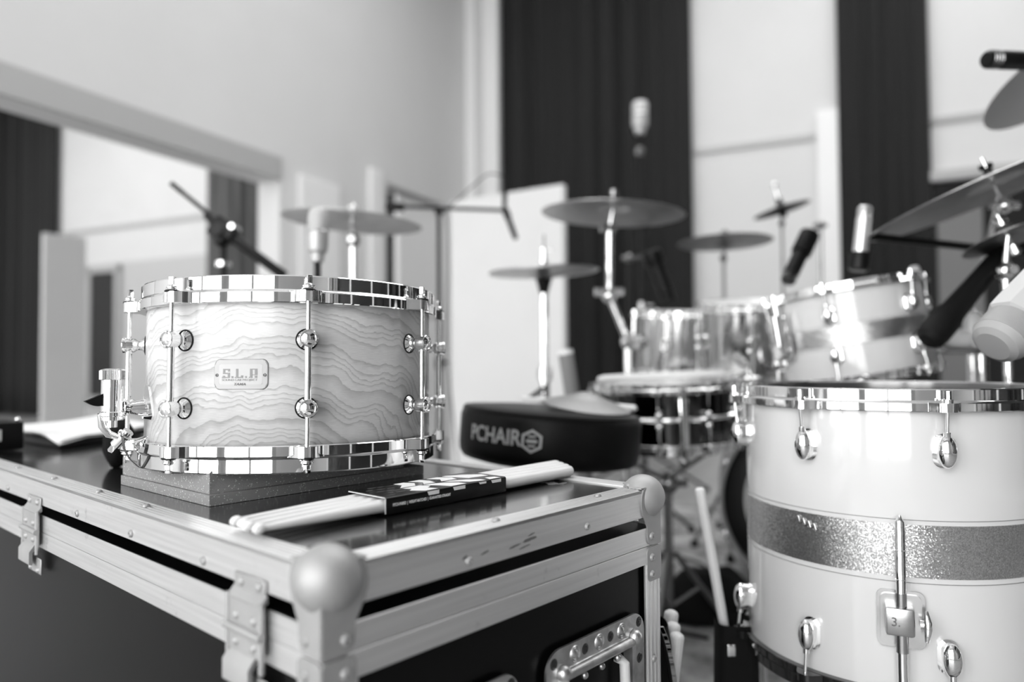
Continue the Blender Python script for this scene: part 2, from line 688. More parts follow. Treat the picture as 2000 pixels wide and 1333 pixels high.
# partition on the left with its two openings
w = MB()
for t0, t1, z0, z1 in ((0, 0.46, 0, HT), (0.46, 1.42, 2.26, HT), (1.42, 2.68, 0, HT), (2.68, 6.4, 2.0, HT), (6.4, 9.0, 0, HT)):
    w.box((-0.1, -(t0 + t1) / 2, (z0 + z1) / 2), (0.2, t1 - t0, z1 - z0))
structure(w.build('wall_left', 'wall_paint', smooth=0), WR)
structure(MB().box((0.012, -(2.68 + 6.4) / 2 , 2.0785), (0.03, 3.72, 0.157), bev=0.004).build('trim_1', 'grey_trim', smooth=0), WR)
structure(MB().box((0.02, -(2.5 + 2.08) / 2, 1.04), (0.04, 0.42, 2.09), bev=0.004).build('trim_2', 'white_trim', smooth=0), WR)
structure(MB().box((0.02, -1.60, 1.165), (0.04, 0.15, 2.33), bev=0.004).build('trim_3', 'white_trim', smooth=0), WR)
structure(MB().box((-0.1, -0.80, 1.12), (0.05, 0.66, 2.24), bev=0.004).build('door_1', 'white_trim', smooth=0), WR)
structure(MB().box((-0.55, -0.62, 1.22), (0.05, 0.85, 2.43)).build('gap_backing', 'curtain_black', smooth=0), WR)  # black board added behind the opening so its gap reads dark
# picture rail and dado on the back wall
for i, (s0, s1) in enumerate(((S0, -0.2), (2.3, 3.3), (4.1, S1))):
    structure(MB().box(((s0 + s1) / 2, -0.012, 2.58), (s1 - s0, 0.024, 0.05), bev=0.004).build('trim_%d' % (4 + i), 'grey_trim' if i != 1 else 'wall_paint_grey', smooth=0), WR)
structure(MB().box((-5.9, -0.01, 1.05), (4.4, 0.02, 2.1)).build('trim_7', 'wall_paint_grey', smooth=0), WR)
structure(MB().box((0.06, -0.03, 2.5), (0.11, 0.06, 5.0)).build('trim_8', 'white_trim', smooth=0), WR)
structure(MB().box((0.31, -0.05, 2.5), (0.17, 0.10, 5.0), bev=0.01).build('trim_9', 'white_trim', smooth=0), WR)
structure(MB().box((3.39, -0.04, 1.385), (0.16, 0.08, 2.77), bev=0.005).build('trim_10', 'white_trim', smooth=0), WR)
structure(MB().box((5.6, -0.02, 1.045), (3.0, 0.04, 2.09)).build('window_1', 'dark_glass', smooth=0), WR)
structure(MB().box((4.30, -0.045, 1.0), (0.30, 0.05, 1.85), bev=0.004).build('door_3', 'door_grey', smooth=0), WR)
structure(MB().box((5.6, -0.05, 2.13), (3.0, 0.10, 0.08), bev=0.004).build('trim_11', 'grey_trim', smooth=0), WR)
wnd = structure(MB().box((-5.6, -0.03, 1.14), (0.50, 0.05, 1.66)).build('window_2', 'dark_glass', smooth=0), WR)
fr = MB()
for c, s in (((-5.9, -0.04, 1.14), (0.09, 0.07, 1.84)), ((-5.31, -0.04, 1.14), (0.09, 0.07, 1.84)), ((-5.605, -0.04, 2.02), (0.68, 0.07, 0.09)), ((-5.605, -0.04, 0.265), (0.68, 0.07, 0.09))):
    fr.box(c, s)
fo = fr.build('window_frame', 'grey_trim', wnd, smooth=0)
# tall daylight windows behind the camera, dark glazed doors on the right
structure(MB().box(((S0 + S1) / 2, Y1 - 0.2, HT / 2), (S1 - S0 + 0.4, 0.2, HT)).build('wall_front', 'wall_paint', smooth=0), WR)
n_w = 3
for (s0, s1) in ((0.25, 2.45), (2.6, 4.75)):
    wo = structure(MB().box(((s0 + s1) / 2, Y1 - 0.06, 1.95), (s1 - s0, 0.02, 3.6)).build('window_%d' % n_w, 'daylight_glass', smooth=0), WR)
    fr = MB()
    k = 2
    for i in range(k + 1):
        x = s0 + (s1 - s0) * i / k
        fr.box((x, Y1 - 0.02, 1.95), (0.09 if 0 < i < k else 0.20, 0.06, 3.66))
    for z in (0.15, 2.75, 3.75):
        fr.box(((s0 + s1) / 2, Y1 - 0.02, z), (s1 - s0, 0.06, 0.07))
    fr.build('window_frame', 'grey_trim', wo, smooth=0)
    n_w += 1
wo = structure(MB().box((-5.0, Y1 - 0.06, 2.0), (6.0, 0.02, 2.6)).build('window_5', 'daylight_glass', smooth=0), WR)
wo = structure(MB().box((S1 - 0.02, -4.3, 1.25), (0.03, 6.6, 2.5)).build('door_4', 'dark_glass', smooth=0), WR)
fr = MB()
for i in range(6):
    fr.box((S1 - 0.05, -7.6 + 6.6 * i / 5, 1.25), (0.06, 0.09, 2.5))
for z in (0.04, 2.5):
    fr.box((S1 - 0.05, -4.3, z), (0.06, 6.6, 0.06))
fr.build('door_frame', 'white_trim', wo, smooth=0)
rug = MB().box((3.0, -4.10, -0.00225), (4.2, 2.6, 0.0035)).build('rug', 'rug_weave', smooth=0)
tag(rug, 'worn patterned grey rug under the drum kit', 'rug', m=WR)


def curtain(s0, s1, z0, z1, yy, mt, label, amp=0.05, folds=7, seed=0, px_shift=0.0):
    random.seed(seed)
    ph = [random.uniform(0, 6.28) for _ in range(4)]
    W_ = s1 - s0

    def f(u, v):
        x = s0 + W_ * u
        a = amp * (0.55 + 0.45 * math.sin(3.1 * u * PI + ph[0]))
        y = yy - 0.03 - amp + a * math.sin(2 * PI * folds * u + 0.9 * math.sin(5 * u + ph[1]) + 0.15 * v) + 0.012 * math.sin(2 * PI * folds * 2.3 * u + ph[2])
        return Vector((x + px_shift * (1 - v) * (u - 0.5), y, z0 + (z1 - z0) * v))
    b = MB().grid(f, folds * 14, 10)
    o = b.build('curtain', mt, smooth=80)
    so = o.modifiers.new('thickness', 'SOLIDIFY')
    so.thickness = 0.006
    tag(o, label, 'curtain', m=WR)
    return o


def reflection_curtain():  # unseen, added so the chrome has something dark to reflect
    b = MB()
    b.grid(lambda u, v: Vector((S1 - 0.10 - 0.05 * math.sin(2 * PI * 16 * u), -7.7 + 6.9 * u, 2.62 + 2.3 * v)), 200, 6)
    o = b.build('curtain', 'curtain_black', smooth=80)
    o.modifiers.new('thickness', 'SOLIDIFY').thickness = 0.006
    tag(o, 'unseen black curtain above the dark glazed doors, added to darken the chrome reflections', 'curtain', m=WR)


reflection_curtain()
curtain(0.43, 2.30, 0.02, 4.9, 0.0, 'curtain_black', 'widest full-length black curtain behind the drum kit', 0.06, 8, 3)
curtain(3.475, 4.12, 0.02, 4.9, 0.0, 'curtain_black', 'narrow full-length black curtain beside the white post', 0.045, 4, 5)
curtain(-3.66, -2.2, 0.02, 4.97, 0.0, 'curtain_grey', 'dark grey pleated curtain seen through the wide opening', 0.06, 7, 9)
curtain(-9.46, -6.58, 0.02, 4.97, 0.0, 'curtain_black', 'black curtain at the left edge of the wide opening', 0.06, 7, 11)


def standing_panel(p, q, h, th, label, feet=True, mt='panel_white'):
    p, q = Vector((p[0], p[1], 0)), Vector((q[0], q[1], 0))
    L_ = (q - p).length
    m = frame((0, 0, 1), (q - p).normalized(), (p + q) / 2)
    r = thing('acoustic_panel', label, 'panel', m)
    MB().box((0, 0, h / 2 + 0.02), (L_, th, h - 0.04), bev=0.006).build('board', mt, r, smooth=0)
    for s in (-1, 1):
        MB().box((s * (L_ / 2 - 0.08), 0, 0.02), (0.05, 0.4, 0.04), bev=0.004).build('foot', 'white_trim', r, smooth=0)
    return r


standing_panel((-0.389, 4.86), (0.321, 4.40), 1.79, 0.05, 'pale freestanding panel standing in front of the widest black curtain')
a_, b_ = at(82, 600, 6.0), at(165, 600, 6.25)
standing_panel((a_.x, a_.y), (b_.x, b_.y), 1.81, 0.05, 'narrow pale freestanding panel in front of the curtain at the left edge')

# ------------------------------------------------------------------ flight case (local x along the short right face, y along the long left face, z=0 lid top)
YAW = rad(48.0826)
ZL = HC - 0.14872
CM = Matrix.Translation((-0.13948, 0.54094, ZL)) @ Rz(YAW)
CW, CL = 0.4706, 1.55
case = thing('flight_case', 'black flight case with aluminium edges and ball corners', 'flight case', Matrix.Translation((-0.13948, 0.54094, 0)) @ Rz(YAW))
D0 = ZL


def cz(z):
    return D0 + z


# panels
MB().box((CW / 2, CL / 2, cz(-0.007)), (CW - 0.05, CL - 0.05, 0.010)).build('lid_panel', 'black_laminate', case, smooth=0)
MB().box((CW / 2, CL / 2, cz(-0.30)), (CW - 0.012, CL - 0.012, 0.505)).build('body', 'case_side', case, smooth=0)
t_ = 0.028


def profile_x(y0, sgn, name):
    """lid edge running along local x: ridged top flange and plain side flange"""
    b = MB()
    y = y0
    pr = [(0, 0), (t_, -0.0006)]
    # ridges across the top flange
    for i in range(5):
        c = 0.004 + i * 0.0052
        b.box((CW / 2, y + sgn * c, cz(-0.0010)), (CW - 0.004, 0.0034, 0.0022), bev=0.0007, seg=1)
    b.box((CW / 2, y + sgn * t_ / 2, cz(-0.0030)), (CW, t_, 0.0036))
    b.box((CW / 2, y + sgn * 0.0011, cz(-0.01705)), (CW, 0.0022, 0.0325), bev=0.0006, seg=1)
    return b.build(name, 'alu_x', case, smooth=30)


def profile_y(x0, sgn, name):
    b = MB()
    for i in range(5):
        c = 0.004 + i * 0.0052
        b.box((x0 + sgn * c, CL / 2, cz(-0.0010)), (0.0034, CL - 0.004, 0.0022), bev=0.0007, seg=1)
    b.box((x0 + sgn * t_ / 2, CL / 2, cz(-0.0030)), (t_, CL, 0.0036))
    b.box((x0 + sgn * 0.0011, CL / 2, cz(-0.01705)), (0.0022, CL, 0.0325), bev=0.0006, seg=1)
    return b.build(name, 'alu_y', case, smooth=30)


profile_x(0, 1, 'lid_edge')
profile_x(CL, -1, 'lid_edge')
profile_y(0, 1, 'lid_edge')
profile_y(CW, -1, 'lid_edge')
# tongue-and-groove band: upper strip, seam, lower strip
for nm, z0, z1 in (('groove_band', -0.0460, -0.0675), ('body_edge', -0.0680, -0.0885)):
    for side in (0, 1):
        yy = 0.0011 if side == 0 else CL - 0.0011
        MB().box((CW / 2, yy, cz((z0 + z1) / 2)), (CW, 0.0022, z0 - z1), bev=0.0005, seg=1).build(nm, 'alu_x', case, smooth=30)
        xx = 0.0011 if side == 0 else CW - 0.0011
        MB().box((xx, CL / 2, cz((z0 + z1) / 2)), (0.0022, CL, z0 - z1), bev=0.0005, seg=1).build(nm, 'alu_y', case, smooth=30)
# upright corner angles down the body
for (x, y, sx, sy) in ((0, 0, 1, 1), (CW, 0, -1, 1), (0, CL, 1, -1), (CW, CL, -1, -1)):
    b = MB()
    zc, zh = (cz(-0.0885) + 0.045) / 2, cz(-0.0885) - 0.045
    b.box((x + sx * 0.016, y + sy * 0.001, zc), (0.032, 0.002, zh))
    b.box((x + sx * 0.001, y + sy * 0.016, zc), (0.002, 0.032, zh))
    for i in range(4):
        b.box((x + sx * (0.004 + 0.008 * i), y - sy * 0.0006, zc), (0.0042, 0.0018, zh), bev=0.0006, seg=1)
        b.box((x - sx * 0.0006, y + sy * (0.004 + 0.008 * i), zc), (0.0018, 0.0042, zh), bev=0.0006, seg=1)
    b.build('corner_angle', 'alu_z', case, smooth=30)
b = MB()
for y in (0.001, CL - 0.001):
    b.box((CW / 2, y, 0.06), (CW, 0.003, 0.03))
for x in (0.001, CW - 0.001):
    b.box((x, CL / 2, 0.06), (0.003, CL, 0.03))
b.build('bottom_edge', 'alu_x', case, smooth=30)
for x in (0.08, CW - 0.08):
    for y in (0.1, CL - 0.1):
        b = MB().cyl((x - 0.012, y, 0.03), (x + 0.012, y, 0.03), 0.03, 20).box((x, y, 0.052), (0.04, 0.05, 0.004))
        b.build('caster', 'black_rubber', case)


def rivet(b, p, n, r=0.0042, hollow=True):
    m = frame(n, loc=p)
    if hollow:
        b.lathe([(0, 0.0008), (r * 0.30, 0.0008), (r * 0.34, 0.0022), (r * 0.6, 0.0026), (r * 0.9, 0.0014), (r, 0)], 16, m)
    else:
        b.lathe([(0, 0.003), (r * 0.5, 0.0026), (r * 0.85, 0.0014), (r, 0)], 14, m)


def ball_corner(x, y, sx, sy, near):
    """pressed steel corner: ball, skirts running down both faces, rounded lower tabs"""
    b = MB()
    R_ = 0.0262
    cx, cy, czz = x + sx * 0.0135, y + sy * 0.0135, cz(-0.0125)
    b.sphere((cx, cy, czz), R_, 36)
    th = 0.0018

    def skirt(face):
        # outline in (distance from the corner, z)
        o = [(-0.001, -0.067), (0.020, -0.067)]
        for i in range(6):
            a = rad(-90 + 90 * i / 5)
            o.append((0.019 + 0.010 * math.cos(a) - 0.001, -0.057 + 0.010 * math.sin(a)))
        o += [(0.0285, -0.045), (0.0345, -0.034)]
        for i in range(1, 8):
            a = rad(-38 + 95 * i / 7)
            o.append((0.0095 + 0.031 * math.cos(a), -0.016 + 0.031 * math.sin(a)))
        o = [(p, min(q, 0.0012)) for p, q in o]
        o.append((-0.001, 0.0012))
        if face == 'x':   # face of constant y
            m = Matrix(((sx, 0, 0, x), (0, 0, -sy, y), (0, 1, 0, D0), (0, 0, 0, 1)))
        else:
            m = Matrix(((0, 0, -sx, x), (sy, 0, 0, y), (0, 1, 0, D0), (0, 0, 0, 1)))
        b.prism(o, th, m)
        # lower clamp on the body
        o2 = rrect(0.032, 0.040, 0.007)
        o2 = [(p + 0.0135, q - 0.0890) for p, q in o2]
        o2 = [(max(p, -0.001), min(q, -0.0690)) for p, q in o2]
        b.prism(o2, th, m)
        n = Vector((0, -sy, 0)) if face == 'x' else Vector((-sx, 0, 0))
        for (d_, z_) in ((0.0195, -0.0565), (0.0195, -0.0815), (0.0195, -0.1010)):
            p = Vector((x + sx * d_, y - sy * th, cz(z_))) if face == 'x' else Vector((x - sx * th, y + sy * d_, cz(z_)))
            rivet(b, p, n, 0.0048)
    skirt('x')
    skirt('y')
    # top plate
    o = [(-0.001, -0.001), (0.040, -0.001), (0.040, 0.016), (0.030, 0.026), (0.026, 0.030), (0.016, 0.040), (-0.001, 0.040)]
    m = Matrix(((sx, 0, 0, x), (0, sy, 0, y), (0, 0, 1, D0 + 0.0002), (0, 0, 0, 1)))
    b.prism(o, 0.0016, m)
    rivet(b, Vector((x + sx * 0.031, y + sy * 0.022, cz(0.0016))), Vector((0, 0, 1)), 0.004)
    # rounded shoulders where ball meets skirt
    b.build('ball_corner', 'zinc_smooth', case, smooth=42)


ball_corner(0, 0, 1, 1, True)
ball_corner(CW, 0, -1, 1, False)
ball_corner(0, CL, 1, -1, False)
ball_corner(CW, CL, -1, -1, False)
# rivets along the edges
for (p, n) in [((0.325, -0.0001, -0.0243), (0, -1, 0)), ((0.150, -0.0001, -0.0250), (0, -1, 0)),
               ((-0.0001, 0.5062, -0.0262), (-1, 0, 0)), ((-0.0001, 0.3466, -0.0262), (-1, 0, 0)), ((-0.0001, 0.1845, -0.0265), (-1, 0, 0)), ((-0.0001, 0.79, -0.0262), (-1, 0, 0)),
               ((0.014, 0.80, 0.0002), (0, 0, 1)), ((0.014, 0.64, 0.0002), (0, 0, 1)), ((0.014, 0.48, 0.0002), (0, 0, 1)), ((0.014, 0.345, 0.0002), (0, 0, 1)),
               ((0.20, 0.014, 0.0002), (0, 0, 1)), ((0.365, 0.014, 0.0002), (0, 0, 1)), ((CW - 0.018, -0.0016, -0.200), (0, -1, 0))]:
    b = MB()
    rivet(b, Vector((p[0], p[1], cz(p[2]))), Vector(n), 0.0042)
    b.build('rivet', 'zinc_smooth', case)
# black scuff marks on the side flange
b = MB()
for (x, z, w_, h_) in ((0.232, -0.021, 0.020, 0.0030), (0.210, -0.0235, 0.016, 0.0016), (0.170, -0.0215, 0.010, 0.0016), (0.145, -0.021, 0.006, 0.0022), (0.225, -0.0265, 0.014, 0.001), (0.235, -0.0165, 0.009, 0.0009)):
    pts = []
    for i in range(14):
        a = 2 * PI * i / 14
        k = 1 + 0.45 * noise.noise(Vector((x * 90 + math.cos(a) * 1.7, z * 900 + math.sin(a) * 1.7, 0)))
        pts.append((x + w_ / 2 * math.cos(a) * k, cz(z) + h_ / 2 * math.sin(a) * k + 0.0010 * math.cos(a)))
    b.prism(pts, 0.0003, Matrix(((1, 0, 0, 0), (0, 0, 1, -0.0006), (0, 1, 0, 0), (0, 0, 0, 1))))
b.build('scuff_mark', 'ink_dark', case, smooth=0)


def lid_stay(y0, y1):
    """riveted lid stay on the long face: hooked top plate, sleeve, hinge roll and lower flap"""
    yc, w_ = (y0 + y1) / 2, abs(y1 - y0)
    r = MB()

    def plate(z0, z1, ww, dx, th=0.0018, b_=0.0012):
        r.box((-dx - th / 2, yc, cz((z0 + z1) / 2)), (th, ww, abs(z0 - z1)), bev=b_ * 0.6, seg=1)
    plate(-0.0235, -0.0380, w_ * 0.86, 0.0005)
    # flared lip
    r.prism([(0.001, 0), (0.0075, -0.0075), (0.0060, -0.0105), (0.0005, -0.006)], w_ * 0.92, Matrix(((-1, 0, 0, 0), (0, 0, 1, yc - w_ * 0.46), (0, 1, 0, cz(-0.0345)), (0, 0, 0, 1))))
    plate(-0.0430, -0.0690, w_ * 0.92, 0.0050)
    for s in (-1, 1):
        r.tube([(-0.0060, yc + s * w_ * 0.46, cz(-0.0400)), (-0.0060, yc + s * w_ * 0.46, cz(-0.0950))], 0.0026, 8)
    r.tube([(-0.0075, yc - w_ * 0.5, cz(-0.0665)), (-0.0075, yc + w_ * 0.5, cz(-0.0665))], 0.0036, 10)
    plate(-0.0700, -0.0850, w_ * 0.86, 0.0050)
    r.prism([(0.004, 0), (0.0115, -0.010), (0.0115, -0.026), (0.0075, -0.028), (0.0075, -0.012), (0.002, -0.004)], w_ * 0.72, Matrix(((-1, 0, 0, 0), (0, 0, 1, yc - w_ * 0.26), (0, 1, 0, cz(-0.0835)), (0, 0, 0, 1))))
    r.box((-0.0016, yc - w_ * 0.20, cz(-0.112)), (0.0018, w_ * 0.62, 0.020), bev=0.0008, seg=1)
    for z in (-0.0300, -0.0560, -0.0770, -0.1170):
        for s in (-0.26, 0.22):
            dx = 0.0024 if z in (-0.0300, -0.1170) else 0.0068
            rivet(r, Vector((-dx, yc + s * w_ - (0.10 * w_ if z == -0.1170 else 0), cz(z))), Vector((-1, 0, 0)), 0.0042, False)
    return r.build('lid_stay', 'zinc_smooth', case, smooth=40)


lid_stay(0.0712, 0.1290)
lid_stay(0.6330, 0.6970)


def handle_dish(x0, x1, ztop):
    """recessed sprung bar handle in a pressed steel dish with slotted screws"""
    w_, h_ = x1 - x0, 0.135
    xc, zc = (x0 + x1) / 2, ztop - h_ / 2
    F = Matrix(((1, 0, 0, 0), (0, 0, -1, 0), (0, 1, 0, D0), (0, 0, 0, 1)))    # (x, z, out)
    b = MB()
    outer = rrect(w_, h_, 0.022, 8, xc, zc)
    inner = rrect(w_ - 0.058, h_ - 0.058, 0.004, 8, xc, zc)
    A = [b.bm.verts.new(F @ Vector((p[0], p[1], -0.0005))) for p in outer]
    B = [b.bm.verts.new(F @ Vector((p[0], p[1], 0.0022))) for p in outer]
    mid = rrect(w_ - 0.042, h_ - 0.040, 0.006, 8, xc, zc - 0.002)
    Cc = [b.bm.verts.new(F @ Vector((p[0], p[1], 0.0022))) for p in mid]
    Cd = [b.bm.verts.new(F @ Vector((p[0], p[1], 0.0058))) for p in rrect(w_ - 0.046, h_ - 0.044, 0.006, 8, xc, zc - 0.002)]
    D_ = [b.bm.verts.new(F @ Vector((p[0], p[1], 0.0050))) for p in inner]
    E_ = [b.bm.verts.new(F @ Vector((p[0], p[1], -0.0100))) for p in rrect(w_ - 0.062, h_ - 0.062, 0.004, 8, xc, zc)]
    k = len(outer)
    for P_, Q_ in ((A, B), (B, Cc), (Cc, Cd), (Cd, D_), (D_, E_)):
        for i in range(k):
            b.bm.faces.new((P_[i], P_[(i + 1) % k], Q_[(i + 1) % k], Q_[i]))
    b.bm.faces.new(E_)
    dish = b.build('handle_dish', 'zinc', case, smooth=30)
    bb = MB()
    for i in range(3):
        px = x0 + w_ * (0.26 + 0.24 * i)
        m = F @ T(px, ztop - 0.0118, 0.0022)
        bb.lathe([(0.0085, 0), (0.0078, 0.0012), (0.0068, 0.0002), (0.0058, 0.0014), (0.0046, 0.0004), (0.0030, 0.0020), (0, 0.0026)], 24, m)
    for s in (-1, 1):
        bb.sphere(F @ Vector((xc + s * (w_ / 2 - 0.024), ztop - 0.024, 0.005)), 0.0085, 16)
    bb.tube([F @ Vector((xc - w_ / 2 + 0.026, ztop - 0.0275, 0.0050)), F @ Vector((xc + w_ / 2 - 0.026, ztop - 0.0275, 0.0050))], 0.0052, 12)
    for i in range(3):
        bb.sphere(F @ Vector((x0 + w_ * (0.34 + 0.17 * i), ztop - 0.0375, 0.0035)), 0.0042, 12)
    bb.build('pressed_ribs', 'zinc', dish, smooth=40)
    for (px, pz) in ((x0 + 0.012, ztop - 0.0125), (x0 + w_ * 0.36, ztop - 0.0120), (x0 + w_ * 0.62, ztop - 0.0120), (x1 - 0.011, ztop - 0.0110), (x1 - 0.010, ztop - 0.052), (x1 - 0.010, ztop - 0.09)):
        sb = MB()
        m = F @ T(px, pz, 0.0020)
        sb.lathe([(0, 0.0004), (0.0040, 0.0008), (0.0056, 0.0004), (0.0060, 0)], 16, m)
        sb.box((0, 0, 0.0009), (0.0070, 0.0018, 0.0008), m @ Rz(0.6))
        sb.box((0, 0, 0.0009), (0.0070, 0.0018, 0.0008), m @ Rz(0.6 + PI / 2))
        sb.build('screw', 'dark_chrome_screw', dish, smooth=40)
    hb = MB()
    hx = x1 - 0.047
    hb.tube([F @ Vector((hx, ztop - 0.042, -0.004)), F @ Vector((hx, ztop - 0.046, 0.006)), F @ Vector((hx, zc - 0.03, 0.008))], 0.0058, 14)
    hb.build('grip_bar', 'plastic_white_soft', dish, smooth=50)
    hb = MB()
    hb.tube([F @ Vector((x0 + 0.024, ztop - 0.028, 0.004)), F @ Vector((x0 + 0.022, ztop - 0.060, 0.007)), F @ Vector((x0 + 0.022, zc - 0.03, 0.007))], 0.0062, 14)
    hb.build('grip_bar', 'plastic_white_soft', dish, smooth=50)
    return dish


handle_dish(0.2530, 0.4310, -0.1370)
handle_dish(0.0350, 0.2130, -0.1370)

# damaged patch in the lid's far corner
b = MB()
for i in range(4):
    x, y = CW - 0.050 + random.uniform(-0.012, 0.008), 0.105 + 0.008 * i
    pts = [(x + random.uniform(0.6, 1.2) * 0.010 * math.cos(a), y + random.uniform(0.5, 1.2) * 0.006 * math.sin(a)) for a in [2 * PI * j / 9 for j in range(9)]]
    b.prism(pts, 0.0004, T(0, 0, cz(-0.0020)))
b.build('chipped_patch', 'chip_grey', case, smooth=0)

# ------------------------------------------------------------------ foam under the snare drum
fo = thing('foam_wedge', 'dark grey open-cell foam block wedged under the wooden snare drum', 'foam', CM)
LIDZ = -0.0016
b = MB()
FX0, FY0 = 0.0610, 0.3005
b.prism([(FX0, FY0), (FX0 + 0.30, FY0), (FX0 + 0.30, FY0 + 0.23), (FX0 - 0.004, FY0 + 0.23)], 0.0115, T(0, 0, LIDZ))
b.build('lower_slab', 'foam', fo, smooth=0)
b = MB()
# upper slab, leaning back, with a raised lip along its near corner
x0, y0, x1, y1 = FX0 + 0.003, FY0 + 0.006, FX0 + 0.27, FY0 + 0.235
zt = 0.0190
V = [b.bm.verts.new(v) for v in ((x0, y0, 0.0102), (x1, y0, 0.0102), (x1, y1, 0.0102), (x0 - 0.003, y1, 0.0102),
                                 (x0, y0, 0.0325), (x0 + 0.005, y0 + 0.001, 0.0375), (x0 + 0.014, y0 + 0.001, 0.0290), (x1, y0, 0.0240),
                                 (x1, y1, 0.0200), (x0 - 0.003, y1, 0.0320), (x0 + 0.016, y0 + 0.06, 0.0225), (x0 + 0.020, y1, 0.0220), (x0 - 0.0015, y0 + 0.105, 0.0225))]
for f in ((0, 1, 2, 3), (0, 1, 7, 6, 5, 4), (1, 2, 8, 7), (2, 3, 9, 11, 8), (3, 0, 4, 12, 9), (4, 5, 10), (5, 6, 10), (4, 10, 12), (12, 10, 11, 9), (6, 7, 8, 11, 10)):
    b.bm.faces.new([V[i] for i in f])
b.build('upper_slab', 'foam', fo, smooth=0)

# ------------------------------------------------------------------ the wooden snare drum on the case
ax = Vector((rad(0.0852), rad(1.485), 1)).normalized()
e1 = Vector((0, 1, 0)).cross(ax).normalized()
SD = frame(ax, e1, (-0.289, 0.9798, HC))
snare = thing('snare_drum', 'figured ash snare drum with chrome hoops standing on the flight case', 'snare drum', SD)
zA, zB, zC_, zD_ = 0.0939, 0.0628, -0.0922, -0.1229


def pol(r, a, z):
    return Vector((r * math.cos(rad(a)), r * math.sin(rad(a)), z))


MB().lathe([(0.1778, zB + 0.008), (0.1778, zC_ - 0.008), (0.1718, zC_ - 0.012), (0.1718, zB + 0.012), (0.1778, zB + 0.008)], 160).build('shell', 'ash_veneer', snare, smooth=60)


def hoop(parent, R, z_in, z_out, lugs, scale=1.0, m='chrome', ear_w=0.0215, name='hoop'):
    """die-cast hoop: wide inner flange with ears, narrower upright rim"""
    s = 1 if z_out > z_in else -1
    h = abs(z_out - z_in)
    zm = z_in + s * h * 0.46
    ro, rf = R + 0.0062 * scale, R + 0.0096 * scale
    prof = [(R + 0.0004, z_in), (rf - 0.0008, z_in), (rf, z_in + s * 0.001), (rf, zm - s * 0.0028), (rf - 0.0010, zm - s * 0.0012),
            (ro + 0.0012, zm), (ro, zm + s * 0.0010), (ro, z_out - s * 0.0016), (ro - 0.0010, z_out - s * 0.0003), (ro - 0.0024, z_out),
            (R - 0.0002, z_out - s * 0.0005), (R - 0.0012, z_out - s * 0.002), (R - 0.0006, zm), (R + 0.0004, z_in)]
    b = MB().lathe(prof, 192)
    for a in lugs:
        mm = Rz(rad(a))
        rr = R + 0.0192 * scale
        w_ = ear_w * scale
        pts = []
        for i in range(17):
            u = -1 + 2 * i / 16
            pts.append((rf - 0.003 + (rr - rf + 0.0105 * scale) * (0.5 + 0.5 * math.cos(PI * abs(u) ** 1.6)) * 0.98, u * w_))
        pts = [(R + 0.004, -w_)] + pts + [(R + 0.004, w_)]
        z0 = z_in + s * 0.0006
        z1 = zm - s * 0.0016
        b.prism(pts, abs(z1 - z0), mm, min(z0, z1))
    return b.build(name, m, parent, smooth=32)


